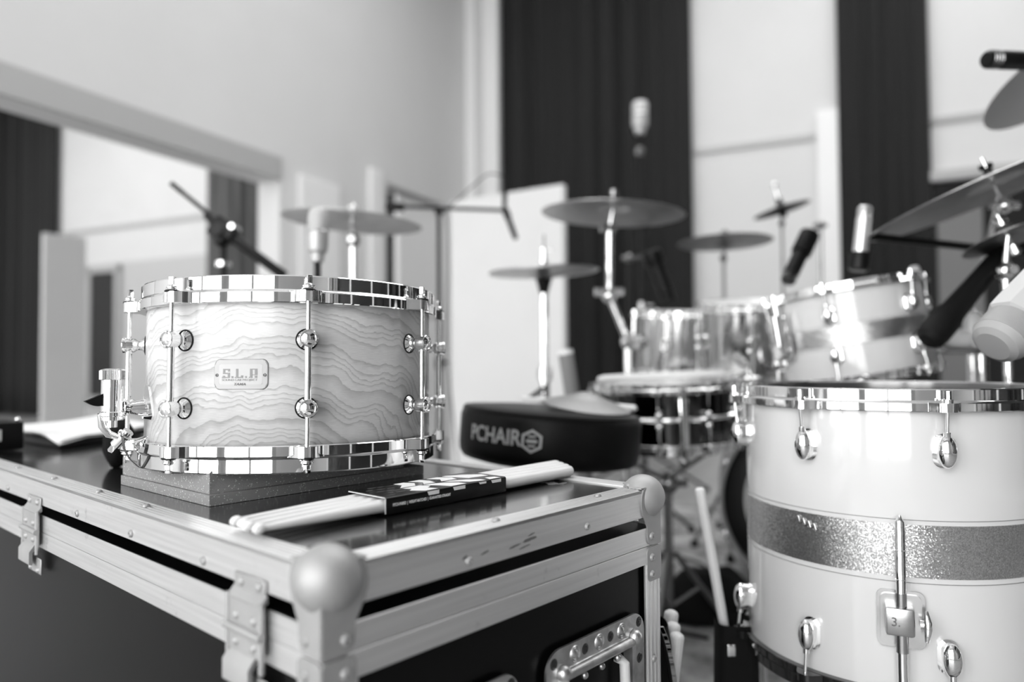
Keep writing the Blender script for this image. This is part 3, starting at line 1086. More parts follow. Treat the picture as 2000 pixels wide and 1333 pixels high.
LUGS = [-69.5 + 45 * i for i in range(8)]
top_hoop = hoop(snare, 0.1778, zB, zA, LUGS)
bottom_hoop = hoop(snare, 0.1778, zC_, zD_, LUGS)
MB().lathe([(0, zB + 0.0120), (0.172, zB + 0.0120), (0.1765, zB + 0.0105), (0.1774, zB + 0.004)], 96).build('batter_head', 'head_film', snare)
MB().lathe([(0, zC_ - 0.0125), (0.172, zC_ - 0.0125), (0.1765, zC_ - 0.0105), (0.1774, zC_ - 0.004)], 96).build('resonant_head', 'head_clear', snare)
b = MB()
for i in range(20):
    y = -0.022 + 0.044 * i / 19
    b.tube([(-0.15, y, zC_ - 0.0135), (0.15, y, zC_ - 0.0135)], 0.0006, 5)
b.build('snare_wires', 'chrome', snare)
Z1, Z2 = -0.0147 + 0.0378, -0.0147 - 0.0373
RR = 0.197
for a in LUGS:
    b = MB()
    for z in (Z1, Z2):
        m = frame(pol(1, a, 0), (0, 0, 1), pol(0.1776, a, z))
        # flared base, waist, round post head with raised rim
        b.lathe([(0.0, 0.0), (0.0108, 0.0), (0.0112, 0.0008), (0.0104, 0.0018), (0.0080, 0.0038), (0.0062, 0.0062), (0.0058, 0.0090), (0.0064, 0.0110), (0.0082, 0.0130),
                 (0.0088, 0.0150), (0.0088, 0.0225), (0.0096, 0.0232), (0.0098, 0.0262), (0.0092, 0.0270), (0.0080, 0.0272), (0.0076, 0.0262), (0.0040, 0.0284), (0.0, 0.0290)], 36, m)
    b.cyl(pol(RR, a, Z2), pol(RR, a, Z1), 0.0038, 20)
    lug = b.build('tube_lug', 'chrome', snare, smooth=38)
    for z in (Z1, Z2):
        g = MB()
        g.lathe([(0.0114, -0.0002), (0.0122, 0.0004), (0.0122, 0.0012), (0.0112, 0.0016)], 36, frame(pol(1, a, 0), (0, 0, 1), pol(0.1777, a, z)))
        g.build('gasket', 'black_rubber', lug)
    for (zi, zo, s) in ((Z1, zB, 1), (Z2, zC_, -1)):
        b = MB()
        p0, p1 = pol(RR, a, zi + s * 0.006), pol(RR, a, zo + s * 0.004)
        n = 84
        pts, rs = [], []
        for i in range(n + 1):
            q = p0.lerp(p1, i / n)
            pts.append(q)
            rs.append(0.00265 if i % 2 else 0.00252)
        b.tube(pts, rs, 12)
        zt_ = zo + s * 0.0125
        m = Matrix.Translation(pol(RR, a, zt_)) @ (Matrix.Identity(4) if s > 0 else Matrix.Rotation(PI, 4, 'X'))
        b.lathe([(0, 0.0012), (0.0068, 0.0012), (0.0072, 0.0020), (0.0068, 0.0030), (0.0056, 0.0034), (0.0056, 0.0040), (0.0064, 0.0046), (0.0064, 0.0056), (0.0050, 0.0064),
                 (0.0036, 0.0078), (0.0036, 0.0084)], 24, m)
        b.box((0, 0, 0.0120), (0.0060, 0.0060, 0.0095), m @ Rz(rad(a + 20)), bev=0.0009, seg=2)
        rod = b.build('tension_rod', 'chrome', snare, smooth=38)
        MB().lathe([(0.0026, -0.0006), (0.0078, -0.0006), (0.0080, 0.0004), (0.0078, 0.0012), (0.0026, 0.0012)], 24, m).build('washer', 'black_rubber', rod)

# badge
BA, BZ = -92.0, -0.0150


def on_shell(x, y, d, R=0.1779, a=BA, z=BZ):
    t = rad(a) + x / R
    return Vector(((R + d) * math.cos(t), (R + d) * math.sin(t), z + y))


def badge_plate(w, h, r, d0, d1, name, mt, parent):
    b = MB()
    outl = rrect(w, h, r, 8)
    A = [b.bm.verts.new(on_shell(x, y, d0)) for x, y in outl]
    B = [b.bm.verts.new(on_shell(x * 0.985, y * 0.975, d1)) for x, y in outl]
    k = len(outl)
    for i in range(k):
        b.bm.faces.new((A[i], A[(i + 1) % k], B[(i + 1) % k], B[i]))
    # curved front in vertical strips
    nx = 24
    xs = [(-w / 2 + w * i / nx) * 0.985 for i in range(nx + 1)]

    def yext(x):
        x = abs(x) / 0.985
        if x <= w / 2 - r:
            return h / 2 * 0.975
        q = max(0.0, r * r - (x - (w / 2 - r)) ** 2)
        return (h / 2 - r + math.sqrt(q)) * 0.975
    T_ = [b.bm.verts.new(on_shell(x, yext(x), d1)) for x in xs]
    U_ = [b.bm.verts.new(on_shell(x, -yext(x), d1)) for x in xs]
    for i in range(nx):
        b.bm.faces.new((U_[i], U_[i + 1], T_[i + 1], T_[i]))
    return b.build(name, mt, parent, smooth=30)


bdg = badge_plate(0.0600, 0.0335, 0.0068, 0, 0.0009, 'badge', 'badge_edge', snare)
badge_plate(0.0586, 0.0322, 0.0062, 0.0009, 0.0012, 'face', 'badge_plate', bdg)
badge_plate(0.0480, 0.0225, 0.0010, 0.0010, 0.0013, 'centre_panel', 'badge_plate_pale', bdg)


def blk(b, x0, y0, x1, y1):
    b.append((x0, y0, x1, y1))


rects = []
# S . L . P in blocky slab strokes (units of mm from the badge centre)
S_ = [(-19.0, 4.6, -11.2, 6.0), (-19.0, 1.0, -16.6, 6.0), (-13.4, 3.0, -11.2, 6.0), (-19.0, 0.4, -11.4, 1.8), (-13.6, -3.6, -11.2, 1.8), (-20.2, -4.0, -11.6, -2.8), (-19.4, -4.0, -16.8, -1.4)]
dots = [(-9.4, -4.0, -7.4, -2.0), (5.4, -4.0, 7.4, -2.0)]
L_ = [(-4.4, -4.0, -2.0, 6.0), (-5.8, -4.0, 3.4, -2.8), (1.0, -4.0, 3.4, -1.2)]
P_ = [(10.6, -4.0, 13.2, 6.0), (9.6, -4.0, 13.2, -2.8), (10.6, 5.0, 18.6, 6.0), (15.8, -0.6, 18.6, 6.0), (12.0, -0.9, 18.6, -0.2), (15.8, -4.0, 18.4, -1.6)]
b = MB()
for (x0, y0, x1, y1) in S_ + dots + L_ + P_:
    V = [b.bm.verts.new(on_shell(x / 1000, y / 1000, d)) for d in (0.0012, 0.0016) for x, y in ((x0, y0), (x1, y0), (x1, y1), (x0, y1))]
    for f in ((4, 5, 6, 7), (0, 1, 5, 4), (1, 2, 6, 5), (2, 3, 7, 6), (3, 0, 4, 7)):
        b.bm.faces.new([V[i] for i in f])
b.build('lettering', 'ink_grey', bdg, smooth=0)
text_mesh('SOUND LAB PROJECT', 0.0031, 0.00015, 'lettering', 'ink_grey', bdg, None, sx=1.28, warp=lambda p: on_shell(p.x - 0.0008, p.y - 0.0062, 0.0015 + p.z))
text_mesh('TAMA', 0.0036, 0.00015, 'lettering', 'ink_dark', bdg, None, sx=1.35, shear=0.3, bold=0.00006, warp=lambda p: on_shell(p.x - 0.0005, p.y - 0.0108, 0.0015 + p.z))
for s in (-1, 1):
    b = MB()
    m = frame(pol(1, BA, 0), (0, 0, 1), on_shell(s * 0.0262, -0.0008, 0.0010))
    b.lathe([(0, 0.0004), (0.0006, 0.0004), (0.0008, 0.0012), (0.0016, 0.0011), (0.0019, 0)], 16, m)
    b.build('screw', 'dark_chrome_screw', bdg)

# snare strainer on the left of the shell


def strainer():
    A0 = -141.0
    zc = -0.052
    m = frame((0, 0, 1), pol(1, A0, 0), pol(0.1778, A0, zc))      # x outwards, y tangential, z up
    b = MB()
    # saddle plate hugging the shell: a rounded triangle
    tri = [(-0.021, -0.014), (0.021, -0.014), (0.024, -0.010), (0.021, -0.002), (0.012, 0.018), (0.008, 0.024), (0.0, 0.026), (-0.008, 0.024), (-0.012, 0.018), (-0.021, -0.002), (-0.024, -0.010)]
    dz = []
    for d in (-0.0002, 0.0028):
        dz.append([b.bm.verts.new(pol(0.1778 + d, A0 + math.degrees(x / 0.1778), zc + y)) for x, y in tri])
    b.bm.faces.new(dz[0])
    b.bm.faces.new(dz[1])
    for i in range(len(tri)):
        j = (i + 1) % len(tri)
        b.bm.faces.new((dz[0][i], dz[0][j], dz[1][j], dz[1][i]))
    # stout arm tapering outwards
    b.lathe([(0.0, 0), (0.0105, 0.0), (0.0100, 0.006), (0.0074, 0.016), (0.0074, 0.020), (0.0088, 0.0205), (0.0088, 0.0245), (0.0066, 0.026), (0.0, 0.026)], 24, m @ frame((1, 0, 0), (0, 0, 1), (0.001, 0, -0.001)))
    body = b.build('strainer', 'chrome', snare, smooth=40)
    # throw-off housing
    b = MB()
    b.box((0.028, 0, -0.001), (0.014, 0.015, 0.018), m, bev=0.003)
    b.cyl(m @ Vector((0.038, 0, -0.014)), m @ Vector((0.038, 0, 0.032)), 0.0118, 32)
    b.lathe([(0.0118, 0.0), (0.0132, 0.001), (0.0132, 0.005), (0.0118, 0.006)], 32, m @ T(0.038, 0, -0.010))
    b.cyl(m @ Vector((0.038, 0.002, -0.022)), m @ Vector((0.038, 0.002, -0.012)), 0.0055, 16)
    b.lathe([(0, 0), (0.007, 0.0), (0.006, 0.010), (0.002, 0.016), (0, 0.017)], 16, m @ frame((0.2, -1, 0), None, (0.034, -0.010, -0.004)))
    b.build('throw_off', 'chrome', body, smooth=40)
    # knurled adjustment knob
    b = MB()
    n = 44
    prof = [(0.0, 0.0450), (0.008, 0.0448), (0.0124, 0.0436), (0.0132, 0.0425), (0.0132, 0.0325), (0.0124, 0.0318), (0.0, 0.0318)]
    b.lathe(prof, n * 2, m @ T(0.038, 0, 0))
    inv = (m @ T(0.038, 0, 0)).inverted()
    fw = m @ T(0.038, 0, 0)
    for v in b.bm.verts:
        q = inv @ v.co
        r = math.hypot(q.x, q.y)
        if r > 0.0125:
            k = 1 + 0.035 * (1 if int(round(math.atan2(q.y, q.x) / (2 * PI) * n * 2)) % 2 else -1)
            v.co = fw @ Vector((q.x * k, q.y * k, q.z))
    b.build('adjuster_knob', 'steel_bright', body, smooth=25)
    # black leaf-shaped lever sweeping outwards, chrome cup behind it
    b = MB()
    n = 14
    pts = []
    for i in range(n + 1):
        t = i / n
        pts.append((0.030 + 0.036 * t, -0.030 + 0.022 * t ** 0.7 + 0.0))
    top = [(x, z + 0.012 * math.sin(PI * min(1, i / n)) + 0.002 * (1 - i / n)) for i, (x, z) in enumerate(pts)]
    b.prism(pts + top[::-1][1:], 0.012, m @ frame((0, 1, 0), (1, 0, 0), (0, -0.006, 0)))
    b.build('lever', 'black_plastic', body, smooth=40)
    b = MB()
    b.tube([m @ Vector(p) for p in ((0.050, 0, -0.006), (0.047, -0.002, -0.020), (0.040, -0.004, -0.030), (0.030, -0.004, -0.034))], [0.003, 0.0045, 0.0045, 0.003], 12)
    b.build('lever_cup', 'chrome', body, smooth=60)
    # strap clamp with its drum-key screw
    b = MB()
    b.box((0.024, -0.004, -0.034), (0.018, 0.020, 0.009), m @ Matrix.Rotation(0.5, 4, 'Y'), bev=0.002)
    b.cyl(m @ Vector((0.018, -0.010, -0.028)), m @ Vector((0.030, -0.020, -0.044)), 0.0062, 18)
    b.cyl(m @ Vector((0.029, -0.019, -0.042)), m @ Vector((0.035, -0.024, -0.051)), 0.0034, 4)
    b.lathe([(0, 0), (0.0085, 0), (0.0085, 0.002), (0.005, 0.003), (0, 0.003)], 20, frame((m.to_3x3() @ Vector((0.012, -0.010, -0.016))), None, m @ Vector((0.021, -0.0125, -0.032))))
    b.build('strap_clamp', 'chrome', body, smooth=40)
    # dark snare strap running under the hoop
    b = MB()
    pts = [m @ Vector(p) for p in ((0.026, 0, -0.034), (0.024, 0, -0.048), (0.018, 0, -0.060), (0.008, 0, -0.070), (-0.010, 0, -0.0745))]
    for i in range(len(pts) - 1):
        for s in (1,):
            yv = (m.to_3x3() @ Vector((0, 1, 0))) * 0.007
            tv = (m.to_3x3() @ Vector((0.0006, 0, 0.0006)))
            q = [pts[i] - yv, pts[i] + yv, pts[i + 1] + yv, pts[i + 1] - yv]
            V = [b.bm.verts.new(x) for x in q] + [b.bm.verts.new(x + tv) for x in q]
            for f in ((0, 1, 2, 3), (4, 5, 6, 7), (0, 1, 5, 4), (2, 3, 7, 6), (1, 2, 6, 5), (3, 0, 4, 7)):
                b.bm.faces.new([V[j] for j in f])
    b.build('snare_strap', 'strap_grey', body, smooth=0)


strainer()

# black drum key pouch / object hanging in shade behind the strainer
# ------------------------------------------------------------------ sticks in their printed sleeve
CI = CM.inverted()
SL_H = 0.0170
sy0, sy1 = 0.1152, 0.1780           # sleeve across (case y)
sx0, sx1 = 0.1500, 0.3250
slv = thing('stick_sleeve', 'black printed card sleeve holding four pale drumsticks', 'sleeve', CM)
z0 = -0.0002
b = MB()
th = 0.0008


def round_box_outline(y0, y1, z0, z1, r=0.0035):
    o = []
    for (cy, cz_, a) in ((y1 - r, z1 - r, 0), (y0 + r, z1 - r, 90)):
        for i in range(5):
            t = rad(a + 90 * i / 4)
            o.append((cy + r * math.cos(t), cz_ + r * math.sin(t)))
    o += [(y0, z0), (y1, z0)]
    return o


out = round_box_outline(sy0, sy1, z0, z0 + SL_H, 0.0022)
inn = round_box_outline(sy0 + th, sy1 - th, z0 + th, z0 + SL_H - th, 0.0016)
k = len(out)
rings = {}
for nm, o_, x in (('a', out, sx0), ('b', out, sx1), ('c', inn, sx0), ('d', inn, sx1)):
    rings[nm] = [b.bm.verts.new(Vector((x, y, z))) for y, z in o_]
for P1, P2 in (('a', 'b'), ('b', 'd'), ('d', 'c'), ('c', 'a')):
    for i in range(k):
        j = (i + 1) % k
        b.bm.faces.new((rings[P1][i], rings[P1][j], rings[P2][j], rings[P2][i]))
b.build('card', 'sleeve_black', slv, smooth=30)
b = MB()
b.box((sx0 - 0.0003, (sy0 + sy1) / 2, z0 + SL_H - 0.0005), (0.0008, sy1 - sy0 - 0.003, 0.0007))
b.box((sx0 - 0.0003, sy0 + 0.0005, z0 + SL_H / 2), (0.0008, 0.0008, SL_H - 0.002))
b.build('cut_edge', 'cardboard_inside', slv, smooth=0)
fm = Matrix(((1, 0, 0, 0), (0, 0, -1, sy0), (0, 1, 0, z0), (0, 0, 0, 1)))      # near long face: x along, y up
text_mesh('PITCH-PAIRED  |  WEIGHT-MATCHED  |  GUARANTEED STRAIGHT', 0.0040, 0.00005, 'lettering', 'ink_white', slv, fm @ T(sx0 + 0.0085, SL_H * 0.50, 0.0001), sx=0.665, bold=0.00010, align='LEFT')
# big broken white letter blocks across the top that fold over the near edge
b = MB()
zt_ = z0 + SL_H + 0.00012
yn, yf = sy0 - 0.0002, sy1 - 0.002
blocks = [
    [(0.052, 0.001), (0.070, 0.001), (0.066, 0.013), (0.076, 0.020), (0.068, 0.030), (0.044, 0.029), (0.050, 0.020), (0.042, 0.014)],
    [(0.089, 0.001), (0.112, 0.001), (0.110, 0.012), (0.098, 0.024), (0.086, 0.029), (0.074, 0.029), (0.084, 0.014)],
    [(0.122, 0.006), (0.138, 0.001), (0.142, 0.001), (0.142, 0.009), (0.130, 0.020), (0.112, 0.028), (0.104, 0.028), (0.118, 0.014)],
    [(0.149, 0.001), (0.167, 0.001), (0.166, 0.010), (0.154, 0.014)],
    [(0.045, 0.033), (0.066, 0.033), (0.076, 0.046), (0.070, 0.058), (0.056, 0.058), (0.058, 0.046)],
    [(0.078, 0.033), (0.094, 0.032), (0.098, 0.046), (0.094, 0.059), (0.078, 0.059), (0.086, 0.044)],
    [(0.104, 0.033), (0.126, 0.031), (0.130, 0.044), (0.120, 0.058), (0.104, 0.058), (0.112, 0.044)],
    [(0.140, 0.026), (0.168, 0.022), (0.169, 0.034), (0.152, 0.050), (0.134, 0.058), (0.128, 0.058)],
]
for P_ in blocks:
    b.prism([(sx0 + x, sy0 + y) for x, y in P_], 0.00012, T(0, 0, zt_ - 0.00006))
for (x0, x1, h_) in ((0.054, 0.0705, 0.0052), (0.0905, 0.109, 0.0050), (0.130, 0.142, 0.0034), (0.150, 0.1665, 0.0046)):
    b.prism([(sx0 + x0, z0 + SL_H - 0.0012), (sx0 + x1, z0 + SL_H - 0.0012), (sx0 + x1, z0 + SL_H - h_), (sx0 + x0 + 0.002, z0 + SL_H - h_)], 0.00012, Matrix(((1, 0, 0, 0), (0, 0, -1, sy0 - 0.00003), (0, 1, 0, 0), (0, 0, 0, 1))))
b.build('letter_blocks', 'ink_white', slv, smooth=0)
b = MB()
for i in range(14):
    x = sx0 + 0.012 + 0.0025 * i * 1.2
    y = sy0 + 0.008 + (i * 37 % 50) / 1000
    pts = [(x + 0.006 * math.cos(a) * random.uniform(0.5, 1.3), y + 0.0018 * math.sin(a) * random.uniform(0.5, 1.3)) for a in [2 * PI * j / 7 for j in range(7)]]
    b.prism(pts, 0.00008, T(0, 0, zt_ - 0.00004))
b.build('grey_print', 'print_grey', slv, smooth=0)


def drumstick(p_butt, p_tip, label, group=None, r=0.0072, worn=False, mt='maple_stick', tip_mt='maple_stick'):
    p, q = Vector(p_butt), Vector(p_tip)
    L_ = (q - p).length
    m = frame((q - p).orthogonal(), (q - p), p)
    # local x along the stick
    root = thing('drumstick', label, 'drumstick', m, group)
    F = Matrix(((0, 0, 1, 0), (0, 1, 0, 0), (-1, 0, 0, 0), (0, 0, 0, 1)))     # lathe z -> local x
    pr = [(0, 0), (r * 0.55, 0.0008), (r * 0.9, 0.0032), (r, 0.0062)]
    n = 30
    for i in range(1, n + 1):
        t = i / n
        x = 0.0062 + (L_ - 0.0062 - 0.011) * t
        tp = max(0, (t - 0.62) / 0.38)
        rr = r * (1 - 0.56 * tp ** 1.35)
        if worn and 0.45 < t < 0.75:
            rr *= 1 - 0.09 * (0.5 + 0.5 * noise.noise(Vector((t * 60, 3, 0))))
        pr.append((rr, x))
    MB().lathe(pr, 24, F).build('shaft', mt, root, smooth=60)
    x0 = L_ - 0.0115
    rn = pr[-1][0]
    MB().lathe([(rn, x0), (rn * 1.02, x0 + 0.0005), (r * 0.66, x0 + 0.0030), (r * 0.70, x0 + 0.0055), (r * 0.58, x0 + 0.0085), (r * 0.32, x0 + 0.0108), (0, x0 + 0.0115)], 20, F).build('tip', tip_mt, root, smooth=60)
    return root


tips = [(0.0130, 0.1290), (0.0118, 0.1420), (0.0150, 0.1640), (0.0158, 0.1800)]
labs = ['drumstick in the card sleeve nearest the right edge of the case', 'drumstick in the card sleeve, second from the case edge', 'drumstick in the card sleeve, third from the case edge', 'drumstick in the card sleeve nearest the wooden snare drum']
for i in range(4):
    yb = 0.1240 + 0.01505 * i
    mid = Vector((0.2375, yb, 0.0076))
    tx, ty = tips[i]
    tipv = Vector((tx, ty, 0.0072))
    # straight stick through the sleeve; butt end follows from the tip
    d = Vector((1, (yb - ty) / (0.2375 - tx) * -0.12, 0)).normalized()
    ty2 = yb - d.y / d.x * (0.2375 - tx)
    xb = (0.462, 0.474, 0.484, 0.493)[i]
    yb2 = yb + d.y / d.x * (xb - 0.2375)
    drumstick(CM @ Vector((xb, yb2, 0.0076)), CM @ Vector((tx, ty2, 0.0076)), labs[i], 'drumsticks held by the card sleeve')


# ------------------------------------------------------------------ world-space building under an unrotated root
def wroot(name, label, cat, loc, group=None):
    return thing(name, label, cat, Matrix.Translation(loc), group)


def bw(mb, name, material, root, smooth=38, parent=None):
    off = Vector(root.matrix_world.translation) if root.matrix_world.translation.length else Vector(root.location)
    for v in mb.bm.verts:
        v.co -= off
    return mb.build(name, material, parent or root, smooth=smooth)


def dome_lug(parent, R, a, z, s=1, mt='chrome', k=1.0):
    """arched lug: stadium footing and a swollen chrome head"""
    m = frame(pol(1, a, 0), (0, 0, 1), pol(R - 0.001, a, z))
    b = MB()
    b.prism(rrect(0.042 * k, 0.0250 * k, 0.0115 * k, 6), 0.0030, m)
    b.prism(rrect(0.038 * k, 0.0200 * k, 0.0095 * k, 6), 0.0150 * k, m)
    b.sphere((0, 0, 0.0145 * k), 1, 28, m, (0.0205 * k, 0.0112 * k, 0.0105 * k))
    return b.build('lug', mt, parent, smooth=40)


def drum(label, cat, M, R, H, shell_mt, lug_angles, name='drum', hoop_mt='chrome', hoop_bot='chrome', hh=0.030, bands=None, inner_h=None, lug_k=1.0, group=None, head='head_film', lug_style='dome', hoop_scale=1.0, bead=False):
    root = thing(name, label, cat, M, group)
    zb, zt = hh, H - hh
    MB().lathe([(R, zt + 0.006), (R, zb - 0.006), (R - 0.006, zb - 0.008), (R - 0.006, zt + 0.008), (R, zt + 0.006)], 128).build('shell', shell_mt, root, smooth=60)
    hoop(root, R, zt, H, lug_angles, hoop_scale, hoop_mt)
    hoop(root, R, zb, 0.0, lug_angles, hoop_scale, hoop_bot)
    MB().lathe([(0, zt + 0.012), (R - 0.006, zt + 0.012), (R - 0.001, zt + 0.009), (R, zt + 0.004)], 96).build('batter_head', head, root)
    MB().lathe([(0, zb - 0.012), (R - 0.006, zb - 0.012), (R - 0.001, zb - 0.009), (R, zb - 0.004)], 96).build('resonant_head', 'head_clear', root)
    if bands:
        for (z0, z1, mt) in bands:
            MB().lathe([(R - 0.001, z0), (R + 0.0005, z0 + 0.0002), (R + 0.0005, z1 - 0.0002), (R - 0.001, z1)], 128).build('inlay_band' if z1 - z0 > 0.01 else 'inlay_line', mt, root, smooth=60)
    if bead:
        zc = (zb + zt) / 2
        MB().lathe([(R - 0.001, zc - 0.006), (R + 0.003, zc - 0.003), (R + 0.0042, zc), (R + 0.003, zc + 0.003), (R - 0.001, zc + 0.006)], 128).build('centre_bead', 'chrome', root, smooth=60)
    for a in lug_angles:
        if lug_style == 'dome':
            zs = ((zt - 0.048 * lug_k, zt, H, 1), (zb + 0.048 * lug_k, zb, 0, -1))
            for z, zi, zo, s in zs:
                lg = dome_lug(root, R, a, z, s, 'chrome', lug_k)
                b = MB()
                rr = R + 0.0185
                b.cyl(pol(rr - 0.004, a, z + s * 0.014), pol(rr, a, zi + s * 0.004), 0.0022, 10)
                b.cyl(pol(rr - 0.004, a, z + s * 0.014), pol(rr - 0.0035, a, z + s * 0.024), 0.0042, 12)
                zz = zi + s * (hh * 0.46)
                b.cyl(pol(rr, a, zz - s * 0.002), pol(rr, a, zz + s * 0.003), 0.0062, 16)
                b.cyl(pol(rr, a, zz + s * 0.003), pol(rr, a, zz + s * 0.013), 0.0042, 8)
                b.build('tension_rod', 'chrome', root, smooth=40)
        else:
            b = MB()
            zc = (zb + zt) / 2
            rr = R + 0.0165
            m = frame(pol(1, a, 0), (0, 0, 1), pol(R - 0.001, a, zc))
            b.prism(rrect(0.045, 0.013, 0.006, 5), 0.016, m)
            b.sphere((0.014, 0, 0.016), 0.0085, 14, m)
            b.sphere((-0.014, 0, 0.016), 0.0085, 14, m)
            b.build('lug', 'chrome', root, smooth=40)
            b = MB()
            b.cyl(pol(rr, a, zb), pol(rr, a, zt), 0.0028, 8)
            b.cyl(pol(rr, a, zt + hh * .46), pol(rr, a, zt + hh * .46 + 0.012), 0.0050, 8)
            b.cyl(pol(rr, a, zb - hh * .46), pol(rr, a, zb - hh * .46 - 0.012), 0.0050, 8)
            b.build('tension_rod', 'chrome', root, smooth=40)
    return root


# ------------------------------------------------------------------ white floor tom
FT_R = 0.2032
FT_B = HC - 0.4116 - 0.028
FTH = (-0.064 + 0.0285) - (-0.4116 - 0.028)
zt_s = 0.028
zz0 = lambda z: (z + HC) - FT_B
FTM = Matrix.Translation((0.5647, 1.1142, FT_B))
ftl = [-144.6 + 45 * i for i in range(8)]
ft = drum('white floor tom with a wide silver sparkle band, nearest drum on the right', 'floor tom', FTM, FT_R, FTH, 'white_lacquer', ftl, 'floor_tom', 'chrome', 'black_hoop', 0.0285, head='head_black',
          bands=[(zz0(-0.1996), zz0(-0.1984), 'band_line'), (zz0(-0.2700), zz0(-0.2046), 'silver_sparkle'), (zz0(-0.2771), zz0(-0.2759), 'band_line')], lug_k=1.0)
for a in (-114.0, 6.0, 126.0):
    zc = zz0(-0.3215)
    m = frame(pol(1, a, 0), (0, 0, 1), pol(FT_R - 0.001, a, zc))        # x up, y sideways, z out
    b = MB()
    b.prism(rrect(0.070, 0.054, 0.009, 6), 0.0045, m)
    b.prism(rrect(0.062, 0.046, 0.007, 6), 0.0075, m)
    br = b.build('leg_bracket', 'steel', ft, smooth=40)
    b = MB()
    b.box((0.002, 0.002, 0.014), (0.034, 0.032, 0.026), m, bev=0.003)
    b.cyl(m @ Vector((-0.036, 0, 0.018)), m @ Vector((-0.014, 0, 0.018)), 0.0072, 18)
    b.cyl(m @ Vector((0.016, 0, 0.018)), m @ Vector((0.036, 0, 0.018)), 0.0062, 18)
    b.build('clamp_block', 'steel', br, smooth=40)
    b = MB()
    b.cyl(m @ Vector((0.000, -0.020, 0.018)), m @ Vector((0.000, -0.028, 0.018)), 0.0055, 14)
    b.tube([m @ Vector(p) for p in ((0.016, -0.027, 0.016), (0.004, -0.028, 0.022), (-0.004, -0.028, 0.022), (-0.018, -0.026, 0.026))], [0.0022, 0.0048, 0.0048, 0.0024], 10)
    b.build('wing_screw', 'chrome', br, smooth=40)
    b = MB()
    rl = FT_R + 0.017
    zf = -FT_B
    b.tube([pol(rl, a, zz0(-0.1905)), pol(rl, a, zz0(-0.1960)), pol(rl, a, zz0(-0.1985)), pol(rl, a, zz0(-0.36)), pol(rl + 0.004, a, zf + 0.12), pol(rl + 0.05, a, zf + 0.03)], [0.0016, 0.0040, 0.0058, 0.0058, 0.0058, 0.0058], 16)
    for z in (-0.2330, -0.2690):
        b.lathe([(0.0058, -0.0006), (0.0066, 0), (0.0058, 0.0006)], 16, Matrix.Translation(pol(rl, a, zz0(z))))
    lg = b.build('leg', 'chrome', ft, smooth=50)
    MB().cyl(pol(rl + 0.047, a, zf + 0.035), pol(rl + 0.056, a, zf), 0.011, 16).build('rubber_foot', 'black_rubber', lg, smooth=50)
    if a < 0:
        fm2 = m @ Matrix(((0, 1, 0, 0.002), (-1, 0, 0, 0.007), (0, 0, 1, 0.0275), (0, 0, 0, 1)))
        text_mesh('3.', 0.015, 0.0002, 'stamped_number', 'ink_dark', br, fm2)
b = MB()
random.seed(4)
pts = []
for i in range(34):
    t = i / 33
    pts.append(pol(FT_R + 0.0022, -146.8 - 3.3 + 9.5 * t, zz0(-0.2130 - 0.010 * t + 0.0035 * math.sin(t * 27))))
b.tube(pts, 0.0010, 6)
b.tube([pol(FT_R + 0.002, -149.5, zz0(-0.2180)), pol(FT_R + 0.002, -142, zz0(-0.2265))], 0.0007, 6)
b.build('script_badge', 'dark_chrome', ft, smooth=50)

# ------------------------------------------------------------------ rack toms, second snare, bass drum
def tilt(x, y, spin=0.0, loc=(0, 0, 0)):
    m = frame(Vector((x, y, 1)), (1, 0, 0), loc)
    return m


RC = at(1662, 648, 1.66)
rm = tilt(-0.145, 0.05) @ T(0, 0, -0.10)
rm.translation = RC + (tilt(-0.145, 0.05).to_3x3() @ Vector((0, 0, -0.112)))
rt = drum('white rack tom with a silver band, tilted above the floor tom', 'rack tom', rm, 0.157, 0.214, 'white_lacquer', [-128 + 60 * i for i in range(6)], 'rack_tom', hh=0.019,
          bands=[(0.084, 0.124, 'silver_sparkle'), (0.0795, 0.0805, 'band_line'), (0.1275, 0.1285, 'band_line')], lug_k=0.95)
b = MB()
m = rm
b.box((-0.172, -0.03, 0.12), (0.03, 0.05, 0.10), m, bev=0.004)
b.cyl(m @ Vector((-0.17, -0.03, 0.17)), m @ Vector((-0.17, -0.03, 0.215)), 0.008, 12)
inv = rm.inverted()
for v in b.bm.verts:
    v.co = inv @ v.co
b.build('mount_bracket', 'chrome', rt)

m1 = tilt(0.02, -0.10)
m1.translation = at(1322, 668, 2.36) + Vector((0, 0, -0.105))
drum('smallest chrome tom behind the chrome snare drum', 'tom', m1, 0.127, 0.205, 'shell_chrome', [-120 + 60 * i for i in range(6)], 'chrome_tom', hh=0.022, lug_style='tube', lug_k=0.8)
m2 = tilt(-0.03, -0.14)
m2.translation = at(1472, 664, 2.08) + Vector((0, 0, -0.105))
drum('chrome tom partly hidden by the white rack tom', 'tom', m2, 0.150, 0.215, 'shell_chrome', [-112 + 60 * i for i in range(6)], 'chrome_tom', hh=0.024, lug_style='tube', lug_k=0.9)
m3 = tilt(-0.03, -0.04)
SN2 = at(1303, 800, 1.95)
m3.translation = SN2 + Vector((0, 0, -0.095))
sn2 = drum('dark chrome snare drum with a pale head behind the black drum stool', 'snare drum', m3, 0.1778, 0.175, 'shell_dark', [-107 + 36 * i for i in range(10)], 'snare_drum', hh=0.026, lug_style='tube', bead=True)
b = MB()
b.box((0.0, -0.192, 0.085), (0.022, 0.022, 0.115), bev=0.004)
b.cyl((0.0, -0.200, 0.020), (0.0, -0.200, 0.165), 0.008, 14)
b.build('strainer', 'chrome', sn2)


def wstick(p, q, label, r=0.0075, worn=False, group=None):
    return drumstick(p, q, label, group, r, worn)


